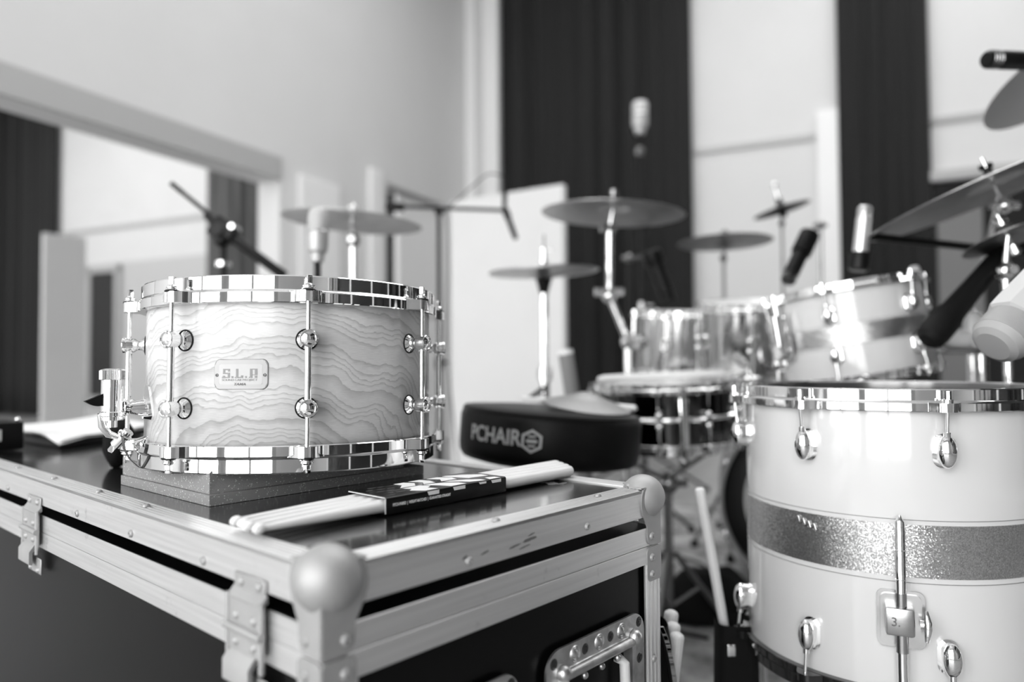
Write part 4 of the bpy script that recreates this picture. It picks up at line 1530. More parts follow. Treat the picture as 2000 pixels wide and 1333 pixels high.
top2 = m3 @ Vector((0, 0, 0.180))
wstick(m3 @ Vector((-0.175, -0.06, 0.1875)), m3 @ Vector((0.21, 0.05, 0.1875)), 'pale drumstick lying across the head of the dark chrome snare drum')
wstick(m3 @ Vector((-0.19, -0.10, 0.1875)), m3 @ Vector((0.19, -0.045, 0.1875)), 'second pale drumstick on the dark chrome snare head, nearer its front rim')


def tripod_legs(root, base, r=0.30, z=0.22, mt='chrome', rot=0.3, tr=0.008, black_feet=True):
    bx, by = base
    for i in range(3):
        a = rot + 2 * PI * i / 3
        b = MB()
        f = Vector((bx + r * math.cos(a), by + r * math.sin(a), 0.018))
        c = Vector((bx + 0.015 * math.cos(a), by + 0.015 * math.sin(a), z))
        b.tube([c, c.lerp(f, 0.93), f], [tr, tr, tr * 0.9], 10)
        b.tube([Vector((bx, by, z * 0.35)), c.lerp(f, 0.45)], tr * 0.55, 8)
        lg = bw(b, 'leg', mt, root)
        bw(MB().lathe([(0, 0), (0.014, 0), (0.016, 0.008), (0.012, 0.026), (0, 0.03)], 14, Matrix.Translation((f.x, f.y, 0))), 'rubber_foot', 'black_rubber', root, parent=lg)


# bass drum: hoop plane turned towards the stool
BDC = at(1598, 985, 2.25)
bd_ax = Vector((-0.27, -0.96, 0.0)).normalized()
BDM = frame(bd_ax, (0, 0, 1), (BDC.x, BDC.y, 0.2905))
bd = thing('bass_drum', 'bass drum with a silver hoop and dark head, half hidden behind the white floor tom', 'bass drum', BDM)
MB().lathe([(0.279, -0.02), (0.279, -0.35), (0.272, -0.35), (0.272, -0.02)], 96).build('shell', 'hoop_grey', bd, smooth=60)
MB().lathe([(0.276, -0.030), (0.289, -0.030), (0.290, -0.026), (0.290, 0.014), (0.288, 0.017), (0.278, 0.017), (0.276, 0.012), (0.276, -0.030)], 128).build('hoop', 'hoop_grey', bd, smooth=40)
MB().lathe([(0.276, -0.370), (0.289, -0.370), (0.290, -0.366), (0.290, -0.336), (0.288, -0.333), (0.276, -0.333), (0.276, -0.370)], 128).build('hoop', 'hoop_grey', bd, smooth=40)
MB().lathe([(0.215, 0.0010), (0.268, -0.001), (0.277, -0.006)], 96).build('head_ring', 'head_black', bd)
MB().lathe([(0, 0.0005), (0.216, 0.0005)], 96).build('batter_head', 'head_clear', bd)
for i in range(8):
    a = 22 + 45 * i
    b = MB()
    b.box((0, 0, 0.004), (0.016, 0.028, 0.034), Matrix.Translation(pol(0.292, a, 0)) @ Rz(rad(a)), bev=0.004)
    b.cyl(pol(0.296, a, -0.10), pol(0.296, a, 0.030), 0.003, 8)
    b.build('claw_hook', 'chrome', bd)

# tom mount: one post out of the bass drum shell with an arm to each tom
tmt = wroot('tom_mount', 'chrome tom mount rising from the bass drum shell between the toms', 'mount', (1.02, 2.42, 0.574))
bw(MB().cyl((1.02, 2.42, 0.566), (1.02, 2.42, 0.83), 0.011, 16), 'post', 'chrome', tmt)
bw(MB().box((1.02, 2.42, 0.578), (0.07, 0.07, 0.012), bev=0.003), 'base_plate', 'chrome', tmt)


def tom_arm(z, M, R, h):
    c = M @ Vector((0, 0, h))
    p = Vector((1.02, 2.42, z))
    d = (p - c)
    ld_ = M.to_3x3().inverted() @ d
    a_ = math.atan2(ld_.y, ld_.x)
    e = M @ Vector(((R + 0.0005) * math.cos(a_), (R + 0.0005) * math.sin(a_), h))
    f = M @ Vector(((R + 0.05) * math.cos(a_), (R + 0.05) * math.sin(a_), h))
    b = MB().tube([p, f, e], 0.0085, 12)
    b.sphere(p, 0.017, 16)
    b.cyl(e, f.lerp(e, 0.6), 0.022, 16)
    bw(b, 'arm', 'chrome', tmt)


tom_arm(0.80, rm, 0.157, 0.10)
tom_arm(0.76, m2, 0.150, 0.09)
tom_arm(0.72, m1, 0.127, 0.09)

# ------------------------------------------------------------------ black drum stool
TC = at(1070, 850, 1.50)
tm = tilt(0.075, 0.0)
tm.translation = TC + Vector((0, 0, -0.052))
TR, TH = 0.182, 0.104
th_ = thing('drum_stool', 'black round padded drum stool with white lettering on its side', 'stool', Matrix.Translation((TC.x, TC.y, 0)))
tl = Matrix.Translation((-TC.x, -TC.y, 0)) @ tm
prof = [(0, 0), (TR - 0.03, 0.0), (TR - 0.008, 0.006), (TR - 0.002, 0.016), (TR, 0.03), (TR, TH - 0.018), (TR - 0.004, TH - 0.006), (TR - 0.012, TH - 0.001), (TR - 0.05, TH + 0.003), (0, TH + 0.004)]
seat = MB().lathe(prof, 96, tl).build('seat', 'black_leather', th_, smooth=60)
MB().lathe([(TR - 0.006, TH - 0.009), (TR - 0.003, TH - 0.005), (TR - 0.006, TH - 0.001)], 96, tl).build('piping', 'black_leather', seat, smooth=60)


def on_seat(x, y, d, a0=-90.0 - 34):
    t = rad(a0) + x / TR
    return tl @ Vector(((TR + d) * math.cos(t), (TR + d) * math.sin(t), 0.057 + y))


text_mesh('PCHAIR', 0.040, 0.0003, 'lettering', 'ink_mid', seat, None, sx=0.86, bold=0.0006, warp=lambda p: on_seat(p.x - 0.014, p.y, 0.001 + p.z))
b = MB()
for (r0, r1, n) in ((0.0165, 0.0215, 6), (0.0, 0.0, 0)):
    if not n:
        continue
    V = []
    for r in (r1, r0):
        V.append([b.bm.verts.new(on_seat(0.066 + r * math.cos(2 * PI * i / n + 0.5), -0.002 + r * math.sin(2 * PI * i / n + 0.5), 0.0012)) for i in range(n)])
    for i in range(n):
        b.bm.faces.new((V[0][i], V[0][(i + 1) % n], V[1][(i + 1) % n], V[1][i]))
for (x0, y0, x1, y1) in ((0.056, -0.0045, 0.076, 0.0005), (0.059, 0.005, 0.073, 0.008), (0.059, -0.012, 0.073, -0.009)):
    b.bm.faces.new([b.bm.verts.new(on_seat(x, y, 0.0012)) for x, y in ((x0, y0), (x1, y0), (x1, y1), (x0, y1))])
b.build('emblem', 'ink_mid', seat, smooth=0)
base_z = tl @ Vector((0, 0, 0))
MB().cyl((0, 0, 0.12), base_z + Vector((0, 0, 0.004)), 0.016, 20).build('post', 'black_plastic', th_)
MB().cyl((0, 0, 0.30), (0, 0, 0.36), 0.026, 20).build('height_collar', 'black_plastic', th_)
for i in range(3):
    a = 0.35 + 2 * PI * i / 3
    f = Vector((0.26 * math.cos(a), 0.26 * math.sin(a), 0.015))
    b = MB().tube([Vector((0.02 * math.cos(a), 0.02 * math.sin(a), 0.34)), f], 0.010, 10)
    b.tube([Vector((0, 0, 0.13)), Vector((0.12 * math.cos(a), 0.12 * math.sin(a), 0.20))], 0.006, 8)
    lg = b.build('leg', 'black_plastic', th_)
    MB().lathe([(0, 0), (0.018, 0), (0.018, 0.02), (0, 0.03)], 14, Matrix.Translation((f.x, f.y, 0))).build('rubber_foot', 'black_rubber', lg)


# ------------------------------------------------------------------ cymbals
def cymbal(label, P, n, R, mt='cymbal_bronze', bell=0.26, bow=0.075, group=None, flip=False, name='cymbal'):
    m = frame(n, (1, 0, 0), P)
    s = -1 if flip else 1
    pr = []
    N_ = 26
    rb = R * bell
    hb = R * 0.085
    for i in range(N_ + 1):
        r = 0.005 + (R - 0.005) * i / N_
        z = -bow * R * (r / R) ** 1.7
        if r < rb:
            z += hb * (math.cos(PI * r / rb) * 0.5 + 0.5) ** 0.8
        pr.append((r, s * z))
    t = 0.0012
    prof = pr + [(r, z - t) for r, z in reversed(pr)]
    prof.append(pr[0])
    o = MB().lathe(prof, 96).build(name, mt, None, smooth=50)
    # lathed tone grooves live in the material bump
    return tag(o, label, 'cymbal', group, m)


def stand(name, label, cat, base, joint, top, mt='chrome', r=0.011, legr=0.3, rot=0.3, r2=0.0065, group=None, counter=None, legz=0.24, topn=None, joint_mt=None):
    """tripod stand: leg base, tube, tilter joint, boom or rod; counter = far end of the boom behind the joint"""
    bx, by = base
    root = wroot(name, label, cat, (bx, by, 0), group)
    J, P = Vector(joint), Vector(top)
    tripod_legs(root, base, legr, legz, mt, rot)
    b = MB()
    b.tube([Vector((bx, by, 0.06)), Vector((bx, by, J.z * 0.55))], r * 1.25, 14)
    bw(b, 'lower_tube', mt, root)
    b = MB()
    b.tube([Vector((bx, by, J.z * 0.50)), J], r, 14)
    bw(b, 'upper_tube', mt, root)
    b = MB()
    b.cyl(Vector((bx, by, J.z * 0.55 - 0.03)), Vector((bx, by, J.z * 0.55 + 0.015)), r * 1.9, 16)
    b.cyl(Vector((bx + r * 1.5, by, J.z * 0.55 - 0.005)), Vector((bx + r * 4.2, by - 0.01, J.z * 0.55 - 0.005)), r * 0.55, 10)
    bw(b, 'height_clamp', joint_mt or mt, root)
    b = MB()
    b.sphere(J, r * 2.0, 16, None, (1, 1, 1.15))
    d = (P - J).normalized()
    w = Vector((0, 1, 0)) if abs(d.y) < 0.8 else Vector((1, 0, 0))
    b.cyl(J - w * r * 3.0, J + w * r * 3.0, r * 1.05, 14)
    bw(b, 'tilter', joint_mt or mt, root)
    b = MB()
    st_ = Vector(counter) if counter is not None else J - d * 0.02
    b.tube([st_, P], r2, 12)
    bw(b, 'boom' if counter is not None else 'rod', mt, root)
    if counter is not None and name == 'cymbal_stand':
        pass
    if topn is not None:
        n = Vector(topn).normalized()
        b = MB()
        b.cyl(P - n * 0.035, P + n * 0.045, 0.0035, 10)
        b.cyl(P - n * 0.040, P - n * 0.018, 0.0085, 12)
        bw(b, 'threaded_post', mt, root)
        bw(MB().lathe([(0.0035, 0.009), (0.014, 0.009), (0.015, 0.014), (0.014, 0.020), (0.0035, 0.020)], 18, frame(n, None, P)), 'felt', 'felt', root)
        b = MB()
        b.lathe([(0.0035, 0.021), (0.008, 0.021), (0.008, 0.032), (0.0035, 0.034)], 12, frame(n, None, P))
        b.box((0, 0, 0.033), (0.030, 0.004, 0.010), frame(n, None, P), bev=0.0015)
        bw(b, 'wing_nut', joint_mt or mt, root)
    return root


# 1 ride behind the wooden snare
P1 = at(689, 424, 2.40)
n1 = Vector((0.075, -0.01, 1))
cymbal('thin bronze cymbal above the wooden snare drum, behind the pale condenser microphone', P1, n1, 0.227)
j = at(690, 470, 2.42)
stand('cymbal_stand', 'chrome stand carrying the cymbal above the wooden snare drum', 'cymbal stand', (j.x, j.y), j, P1, topn=n1, joint_mt='dark_chrome')
# 2 crash on the chrome boom in front of the widest curtain
P2 = at(1197, 408, 2.32)
n2 = Vector((0.055, -0.01, 1))
cymbal('large bronze crash cymbal in front of the widest black curtain', P2, n2, 0.226)
j = at(1191, 446, 2.33)
j2 = at(1190, 578, 2.33)
cs = stand('cymbal_stand', 'chrome boom stand carrying the large crash before the black curtain', 'cymbal stand', (at(1225, 700, 2.33).x, 2.33), at(1226, 668, 2.33), j2, r2=0.011, legr=0.17, rot=0.95)
b = MB()
b.tube([j2, j], 0.0105, 14)
b.tube([j, P2], 0.006, 10)
bw(b, 'upper_rod', 'chrome', cs)
b = MB()
b.sphere(j2, 0.024, 16)
b.cyl(j2 + Vector((-0.045, 0, 0.012)), j2 + Vector((0.045, 0, 0.012)), 0.014, 14)
bw(b, 'tilter', 'chrome', cs)
b = MB()
b.cyl(j + Vector((-0.03, 0, 0.0)), j + Vector((0.02, 0, 0.0)), 0.014, 14)
b.cyl(P2 - n2 * 0.03, P2 + n2 * 0.055, 0.0035, 10)
b.cyl(P2 + n2 * 0.04, P2 + n2 * 0.06, 0.011, 12)
bw(b, 'wing_nut', 'dark_chrome', cs)
# 3 china / stack
P3 = at(1416, 470, 2.80)
n3 = Vector((-0.01, 0.04, 1))
cymbal('dark cymbal in front of the white wall bay, upper one of its closed pair', P3 + Vector((0, 0, 0.006)), n3, 0.150, 'cymbal_dark')
cymbal('dark cymbal in front of the white wall bay, lower one of its closed pair', P3 - Vector((0, 0, 0.016)), n3, 0.177, 'cymbal_dark', flip=True, bow=0.05)
j = at(1413, 505, 2.80)
stand('cymbal_stand', 'slim stand carrying the closed pair of dark cymbals', 'cymbal stand', (j.x, j.y), j, P3, 'steel_dark', topn=n3, r=0.007, legr=0.14)
# 4 small splash
P4 = at(1525, 404, 3.0)
n4 = Vector((-0.26, 0.06, 1))
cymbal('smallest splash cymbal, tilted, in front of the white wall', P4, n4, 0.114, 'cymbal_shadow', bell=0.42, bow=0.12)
j = at(1527, 437, 3.0)
stand('cymbal_stand', 'slim dark stand under the smallest splash cymbal', 'cymbal stand', (j.x, j.y), j, P4, 'steel_dark', topn=n4, r=0.006, joint_mt='black_plastic')
root4 = bpy.data.objects['cymbal_stand.003']
bw(MB().cyl(P4 - n4 * 0.045, P4 - n4 * 0.008, 0.012, 14, 0.020), 'seat_cup', 'black_plastic', root4)
b = MB().cyl(P4 + n4 * 0.02, P4 + n4 * 0.085, 0.0045, 10)
b.sphere(P4 + n4 * 0.09, 0.012, 14)
bw(b, 'top_post', 'chrome', root4)
# 5 big ride on the right
P5 = at(1940, 357, 1.55)
n5 = Vector((-0.34, 0.13, 1))
cymbal('largest bronze cymbal, tilted, at the right above the white rack tom', P5, n5, 0.262, 'cymbal_bronze', bow=0.05)
j = at(1940, 435, 1.56)
stand('cymbal_stand', 'chrome stand under the largest tilted cymbal at the right', 'cymbal stand', (1.16, 1.86), (1.16, 1.86, at(1940, 620, 1.86).z), P5 - n5 * 0.03, topn=None, r=0.011, legr=0.13)
b = MB()
root5 = bpy.data.objects['cymbal_stand.004']
b.cyl(P5 - n5 * 0.035, P5 + n5 * 0.055, 0.0035, 10)
b.sphere(P5 - n5 * 0.05, 0.018, 16)
b.cyl(P5 - n5 * 0.05 + Vector((-0.03, 0, 0)), P5 - n5 * 0.05 + Vector((0.03, 0, 0)), 0.009, 12)
bw(b, 'tilter_head', 'chrome', root5)
b = MB()
b.lathe([(0.0035, 0.021), (0.009, 0.021), (0.009, 0.034), (0.0035, 0.036)], 12, frame(n5, None, P5))
b.box((0, 0, 0.038), (0.032, 0.004, 0.012), frame(n5, None, P5), bev=0.0015)
bw(b, 'wing_nut', 'black_plastic', root5)
# 6 splash at the right
P6 = at(1968, 460, 1.42)
n6 = Vector((-0.26, 0.28, 1))
cymbal('small dark cymbal at the right edge, below the largest cymbal', P6, n6, 0.084, 'cymbal_dark')
j = at(1964, 530, 1.43)
stand('cymbal_stand', 'chrome stand under the small dark cymbal at the right edge', 'cymbal stand', (j.x, j.y), j, P6, topn=n6, r=0.0085, legr=0.10)
# 7 high crash leaving the frame
P7 = at(2082, 124, 1.72)
n7 = Vector((-0.40, 0.42, 1))
cymbal('cymbal highest in the picture, entering at the right edge', P7, n7, 0.20, 'cymbal_pale')
j = Vector((P7.x + 0.60, P7.y + 0.45, P7.z - 0.10))
stand('cymbal_stand', 'chrome stand of the highest cymbal beyond the right edge', 'cymbal stand', (j.x, j.y), j, P7, topn=n7, r=0.010)

# hi-hat
HP = at(1062, 527, 2.30)
hn = Vector((-0.035, -0.01, 1))
cymbal('bronze hi-hat cymbal, upper one of the pair beside the crash stand', HP + Vector((0, 0, 0.004)), hn, 0.172, 'cymbal_pale', bell=0.34)
cymbal('bronze hi-hat cymbal, lower one of the pair beside the crash stand', HP - Vector((0, 0, 0.018)), hn, 0.172, 'cymbal_bronze', flip=True, bell=0.34)
hh = wroot('hi_hat_stand', 'chrome hi-hat stand with pull rod in front of the pale panel', 'hi-hat stand', (HP.x, HP.y, 0))
tripod_legs(hh, (HP.x, HP.y), 0.19, 0.26, 'chrome', 0.5)
bw(MB().tube([(HP.x, HP.y, HP.z - 0.07), (HP.x, HP.y, 0.36)], 0.0125, 16), 'upper_tube', 'chrome', hh)
bw(MB().tube([(HP.x, HP.y, 0.68), (HP.x, HP.y, 0.06)], 0.0155, 16), 'lower_tube', 'chrome', hh)
bw(MB().cyl((HP.x, HP.y, 0.665), (HP.x, HP.y, 0.705), 0.023, 18), 'memory_collar', 'chrome', hh)
bw(MB().tube([(HP.x, HP.y - 0.01, 0.645), (HP.x - 0.045, HP.y - 0.02, 0.61)], [0.006, 0.009], 10), 'wing_screw', 'black_plastic', hh)
bw(MB().lathe([(0, -0.075), (0.014, -0.075), (0.020, -0.05), (0.026, -0.028), (0, -0.028)], 18, Matrix.Translation(HP)), 'seat_cup', 'black_plastic', hh)
bw(MB().tube([(HP.x, HP.y, HP.z - 0.07), (HP.x + 0.002, HP.y, HP.z + 0.11)], 0.003, 10), 'pull_rod', 'steel_dark', hh)
b = MB().lathe([(0.003, 0.018), (0.012, 0.020), (0.012, 0.030), (0.008, 0.034), (0.008, 0.055), (0.012, 0.058), (0.012, 0.066), (0.003, 0.068)], 16, Matrix.Translation(HP))
b.cyl(HP + Vector((0, 0, 0.062)), HP + Vector((0.026, -0.01, 0.062)), 0.004, 8)
bw(b, 'clutch', 'chrome', hh)
b = MB()
b.box((HP.x, HP.y - 0.12, 0.055), (0.08, 0.26, 0.012), Matrix.Identity(4), bev=0.004)
b.box((HP.x, HP.y - 0.12, 0.020), (0.07, 0.30, 0.012), Matrix.Identity(4), bev=0.003)
b.box((HP.x, HP.y - 0.25, 0.035), (0.06, 0.02, 0.035), Matrix.Identity(4))
bw(b, 'pedal', 'dark_chrome', hh)

# snare stand for the dark chrome snare
bx, by = SN2.x, SN2.y
ss = wroot('snare_stand', 'low chrome basket stand under the dark chrome snare drum', 'snare stand', (bx, by, 0))
tripod_legs(ss, (bx, by), 0.17, 0.22, 'steel_dark', 0.1)
bw(MB().tube([(bx, by, 0.08), (bx, by, m3.translation.z - 0.10)], 0.012, 14), 'tube', 'dark_chrome', ss)
b = MB()
b.sphere((bx, by, m3.translation.z - 0.10), 0.028, 16)
b.cyl((bx - 0.05, by, m3.translation.z - 0.10), (bx + 0.05, by, m3.translation.z - 0.10), 0.010, 12)
bw(b, 'basket_joint', 'dark_chrome', ss)
for i in range(3):
    a = -PI / 2 + 2 * PI * i / 3
    e_ = m3 @ Vector((0.185 * math.cos(a), 0.185 * math.sin(a), 0.0))
    b = MB().tube([(bx, by, m3.translation.z - 0.09), e_ - Vector((0, 0, 0.02)), e_ + Vector((0.012 * math.cos(a), 0.012 * math.sin(a), 0.02))], 0.006, 10)
    b.sphere(e_ - Vector((0, 0, 0.012)), 0.014, 12)
    bw(b, 'basket_arm', 'dark_chrome', ss)
# kick pedal in front of the bass drum
kp = BDC + Vector((-0.06, -0.38, 0))
kr = wroot('kick_pedal', 'dark kick pedal on the rug in front of the bass drum', 'pedal', (kp.x, kp.y, 0))
KM = Matrix.Translation((0, 0, 0.012)) @ Rz(math.atan2(bd_ax.y, bd_ax.x) + PI / 2)
b = MB().box((0, -0.02, 0.008), (0.09, 0.30, 0.010), KM, bev=0.003)
b.box((0, 0.13, 0.06), (0.012, 0.02, 0.12), KM @ T(-0.055, 0, 0))
b.box((0, 0.13, 0.06), (0.012, 0.02, 0.12), KM @ T(0.055, 0, 0))
b.build('frame', 'black_plastic', kr)
MB().box((0, 0, 0), (0.08, 0.27, 0.008), KM @ T(0, -0.02, 0.05) @ Matrix.Rotation(0.22, 4, 'X'), bev=0.003).build('footboard', 'dark_chrome', kr)
b = MB().tube([KM @ Vector((0, 0.13, 0.12)), KM @ Vector((0, 0.16, 0.30))], 0.004, 8)
b.tube([KM @ Vector((-0.06, 0.13, 0.12)), KM @ Vector((0.06, 0.13, 0.12))], 0.006, 8)
b.build('shaft', 'chrome', kr)
MB().sphere(KM @ Vector((0, 0.165, 0.30)), 0.026, 16).build('beater', 'felt_pale', kr)


# ------------------------------------------------------------------ microphones and their stands
def mic_pencil(label, head, tail, r=0.011, body='mic_silver', tailm='black_plastic', frac=0.72, grille=True):
    h, t = Vector(head), Vector(tail)
    L_ = (t - h).length
    m = frame(t - h, None, h)
    root = thing('microphone', label, 'microphone', m)
    MB().lathe([(0, 0), (r * 0.75, 0.001), (r * 0.95, 0.006), (r * 0.95, L_ * 0.16), (r * 0.85, L_ * 0.17), (r, L_ * 0.19), (r, L_ * frac), (0, L_ * frac)], 24).build('body', body, root)
    MB().lathe([(0, L_ * (frac - 0.02)), (r * 1.25, L_ * (frac - 0.02)), (r * 1.3, L_ * frac), (r * 1.3, L_ * 0.97), (r, L_), (0, L_)], 24).build('holder', tailm, root)
    if grille:
        b = MB()
        for i in range(4):
            z = 0.008 + i * L_ * 0.03
            b.lathe([(r * 0.94, z), (r * 1.0, z + 0.0006), (r * 0.94, z + 0.0012)], 24)
        b.build('grille_slot', 'dark_chrome', root)
    return root


def mic_side(label, top, bottom, w, body='mic_grey', head='mic_grille'):
    t, b_ = Vector(top), Vector(bottom)
    L_ = (t - b_).length
    m = frame(t - b_, None, b_)
    root = thing('microphone', label, 'microphone', m)
    MB().lathe([(0, 0), (w * 0.30, 0.0), (w * 0.34, L_ * 0.16), (w * 0.46, L_ * 0.20), (w * 0.5, L_ * 0.34), (w * 0.5, L_ * 0.56), (0, L_ * 0.56)], 28).build('body', body, root)
    b = MB().lathe([(w * 0.48, L_ * 0.56), (w * 0.50, L_ * 0.60), (w * 0.50, L_ * 0.88), (w * 0.42, L_ * 0.96), (w * 0.2, L_), (0, L_)], 28)
    b.build('grille', head, root)
    MB().lathe([(w * 0.51, L_ * 0.555), (w * 0.525, L_ * 0.57), (w * 0.51, L_ * 0.585)], 28).build('grille_ring', 'chrome', root)
    return root


# pale large condenser above the snare hoop
mic_side('large pale condenser microphone rising just behind the wooden snare drum', at(622, 408, 1.70), at(620, 512, 1.70), 0.048)
stand('mic_stand', 'black microphone stand under the large pale condenser', 'microphone stand', (at(620, 600, 1.70).x, 1.70), at(620, 560, 1.70), at(620, 512, 1.70), 'black_plastic', r=0.009, legr=0.15, rot=0.9, r2=0.008)
# black boom leaning left
s1, s2 = at(334, 358, 2.17), at(556, 540, 2.24)
jj = at(436, 452, 2.20)
sb = stand('mic_stand', 'black boom stand leaning up to the left behind the wooden snare drum', 'microphone stand', (jj.x, jj.y), jj, s1, 'black_plastic', r=0.0105, legr=0.25, r2=0.0066, counter=s2)
b = MB()
b.tube([jj.lerp(s1, 0.35), jj, jj.lerp(s2, 1.0)], [0.010, 0.015, 0.016], 12)
b.box((0, 0, 0), (0.075, 0.04, 0.068), Matrix.Translation(jj) @ Matrix.Rotation(0.68, 4, 'Y'), bev=0.008)
b.sphere(jj + Vector((0.0, -0.01, -0.03)), 0.022, 14)
bw(b, 'boom_clutch', 'black_plastic', sb)
b = MB()
b.cyl(jj + Vector((0.035, -0.03, 0.01)), jj + Vector((0.035, 0.03, 0.01)), 0.008, 12)
bw(b, 'clutch_bolt', 'chrome', sb)
b = MB()
b.lathe([(0.0095, 0), (0.022, 0.002), (0.022, 0.016), (0.0095, 0.018)], 16, Matrix.Translation(at(436, 522, 2.20)))
bw(b, 'locking_ring', 'chrome', sb)
b = MB()
b.cyl(s1, s1.lerp(s2, 0.10), 0.0075, 12)
bw(b, 'end_cap', 'black_rubber', sb)
# slim overhead boom with small mic left of the panel
j3 = at(857, 412, 2.9)
sm = stand('mic_stand', 'tall slim microphone stand with a level boom, left of the pale panel', 'microphone stand', (j3.x, j3.y), j3, at(985, 411, 2.85), 'black_plastic', r=0.009, legr=0.32, r2=0.0075, counter=at(757, 403, 2.95))
bw(MB().cyl(at(755, 403, 2.95), at(788, 405, 2.94), 0.018, 14), 'counterweight', 'black_plastic', sm)
mic_pencil('small black microphone hanging from the level boom before the pale panel', at(1008, 468, 2.85), at(986, 408, 2.85), 0.011, 'black_plastic', 'black_plastic')
b = MB()
b.tube([at(985, 411, 2.85), at(986, 380, 2.85), at(984, 343, 2.85)], [0.008, 0.010, 0.006], 10)
bw(b, 'mic_clip', 'black_plastic', sm)


def cable(label, pts, r=0.0035, mt='cable_grey'):
    P_ = [Vector(p) for p in pts]
    out = []
    for i in range(len(P_) - 1):
        p0, p1, p2, p3 = P_[max(i - 1, 0)], P_[i], P_[i + 1], P_[min(i + 2, len(P_) - 1)]
        for k in range(10):
            t = k / 10
            out.append(0.5 * ((2 * p1) + (-p0 + p2) * t + (2 * p0 - 5 * p1 + 4 * p2 - p3) * t * t + (-p0 + 3 * p1 - 3 * p2 + p3) * t ** 3))
    out.append(P_[-1])
    o = MB().tube(out, r, 8).build('cable', mt, None)
    return tag(o, label, 'cable')


cable('thin cable looping from the level boom up over the small hanging microphone', [at(984, 345, 2.85), at(955, 340, 2.86), at(925, 362, 2.87), at(885, 398, 2.9), j3 + Vector((0.01, -0.01, -0.02))], 0.003)
cable('cable drooping down the tall slim microphone stand', [j3 + Vector((0.01, -0.012, 0)), at(872, 430, 2.89), at(876, 520, 2.89), at(870, 650, 2.9), at(880, 760, 2.88), Vector((j3.x + 0.10, j3.y - 0.02, 0.01))], 0.003)
# condenser in front of the big curtain
ch = at(1250, 197, 4.0)
mic_side('pale condenser microphone high in front of the widest black curtain', ch, at(1250, 262, 4.0), 0.088, 'mic_grey')
stand('mic_stand', 'tall black stand under the high condenser before the black curtain', 'microphone stand', (ch.x, ch.y), at(1250, 296, 4.0), at(1250, 262, 4.0), 'black_plastic', r=0.013, legr=0.38, r2=0.010, joint_mt='dark_chrome')
# black mic pointing up right, over the toms
mic_pencil('black microphone aimed down at the chrome toms, below the splash cymbal', at(1537, 552, 2.0), at(1583, 455, 2.05), 0.021, 'black_plastic', 'black_plastic', 0.60)
b_ = at(1604, 640, 3.02)
stand('mic_stand', 'slim chrome stand holding the black microphone over the chrome toms', 'microphone stand', (b_.x, b_.y), at(1602, 440, 3.02), at(1583, 455, 2.05), 'dark_chrome', r=0.009, legr=0.2, r2=0.006)
# silver pencil over the rack tom
mic_pencil('silver pencil microphone hanging point-down over the white rack tom', at(1690, 402, 1.62), at(1676, 530, 1.62), 0.0165, 'mic_silver', 'black_plastic', 0.74)
sx_ = Vector((1.62, 1.86, 0))
stand('mic_stand', 'black boom stand at the right holding the silver pencil microphone', 'microphone stand', (sx_.x, sx_.y), (sx_.x, sx_.y, at(2100, 515, 1.80).z), at(1698, 462, 1.62), 'black_plastic', r=0.010, legr=0.12, r2=0.0088)
# clip-on mic with pale tip on the rack tom rim
mic_pencil('small pale-tipped clip-on microphone on the rim of the white rack tom', at(1785, 520, 1.74), at(1799, 600, 1.72), 0.0125, 'ink_white', 'black_plastic', 0.52, False)
# black dynamic mic by the curtain, behind the toms
mic_pencil('black microphone on a short stand in front of the widest curtain', at(1308, 592, 2.5), at(1270, 490, 2.5), 0.026, 'black_plastic', 'black_plastic', 0.75)
stand('mic_stand', 'black microphone stand behind the smallest chrome tom', 'microphone stand', (at(1228, 600, 3.05).x, 3.05), at(1228, 505, 3.05), at(1272, 500, 2.5), 'black_plastic', r=0.009, legr=0.28, r2=0.008, joint_mt='steel_dark')
# dark mic at the top right
mic_pencil('dark microphone with a grey grille pointing left at the top right', at(1924, 116, 1.45), at(2090, 122, 1.50), 0.0185, 'black_plastic', 'black_plastic', 0.85)
tr_ = at(2090, 122, 1.50)
stand('mic_stand', 'black stand of the dark microphone beyond the right edge', 'microphone stand', (tr_.x + 0.60, tr_.y - 0.15), (tr_.x + 0.60, tr_.y - 0.15, tr_.z), tr_, 'black_plastic', r=0.010, legr=0.2)
# thick black foam-covered mic aimed at the rack tom
p_, q_ = at(1810, 668, 1.42), at(1972, 478, 1.50)
m_ = frame(q_ - p_, None, p_)
bm_ = thing('microphone', 'thick matt black microphone slanting down to the rack tom from the right', 'microphone', m_)
L_ = (q_ - p_).length
MB().lathe([(0, 0), (0.016, 0.001), (0.026, 0.010), (0.029, 0.028), (0.029, 0.07), (0.024, 0.09), (0.021, L_ * 0.55), (0.018, L_), (0, L_)], 28).build('body', 'black_rubber', bm_)
b_ = q_ + Vector((0.34, -0.02, 0))
stand('mic_stand', 'black stand carrying the thick black microphone at the right', 'microphone stand', (b_.x, b_.y), (b_.x, b_.y, q_.z - 0.02), q_, 'black_plastic', r=0.011, legr=0.10, r2=0.009)
stq = MB()
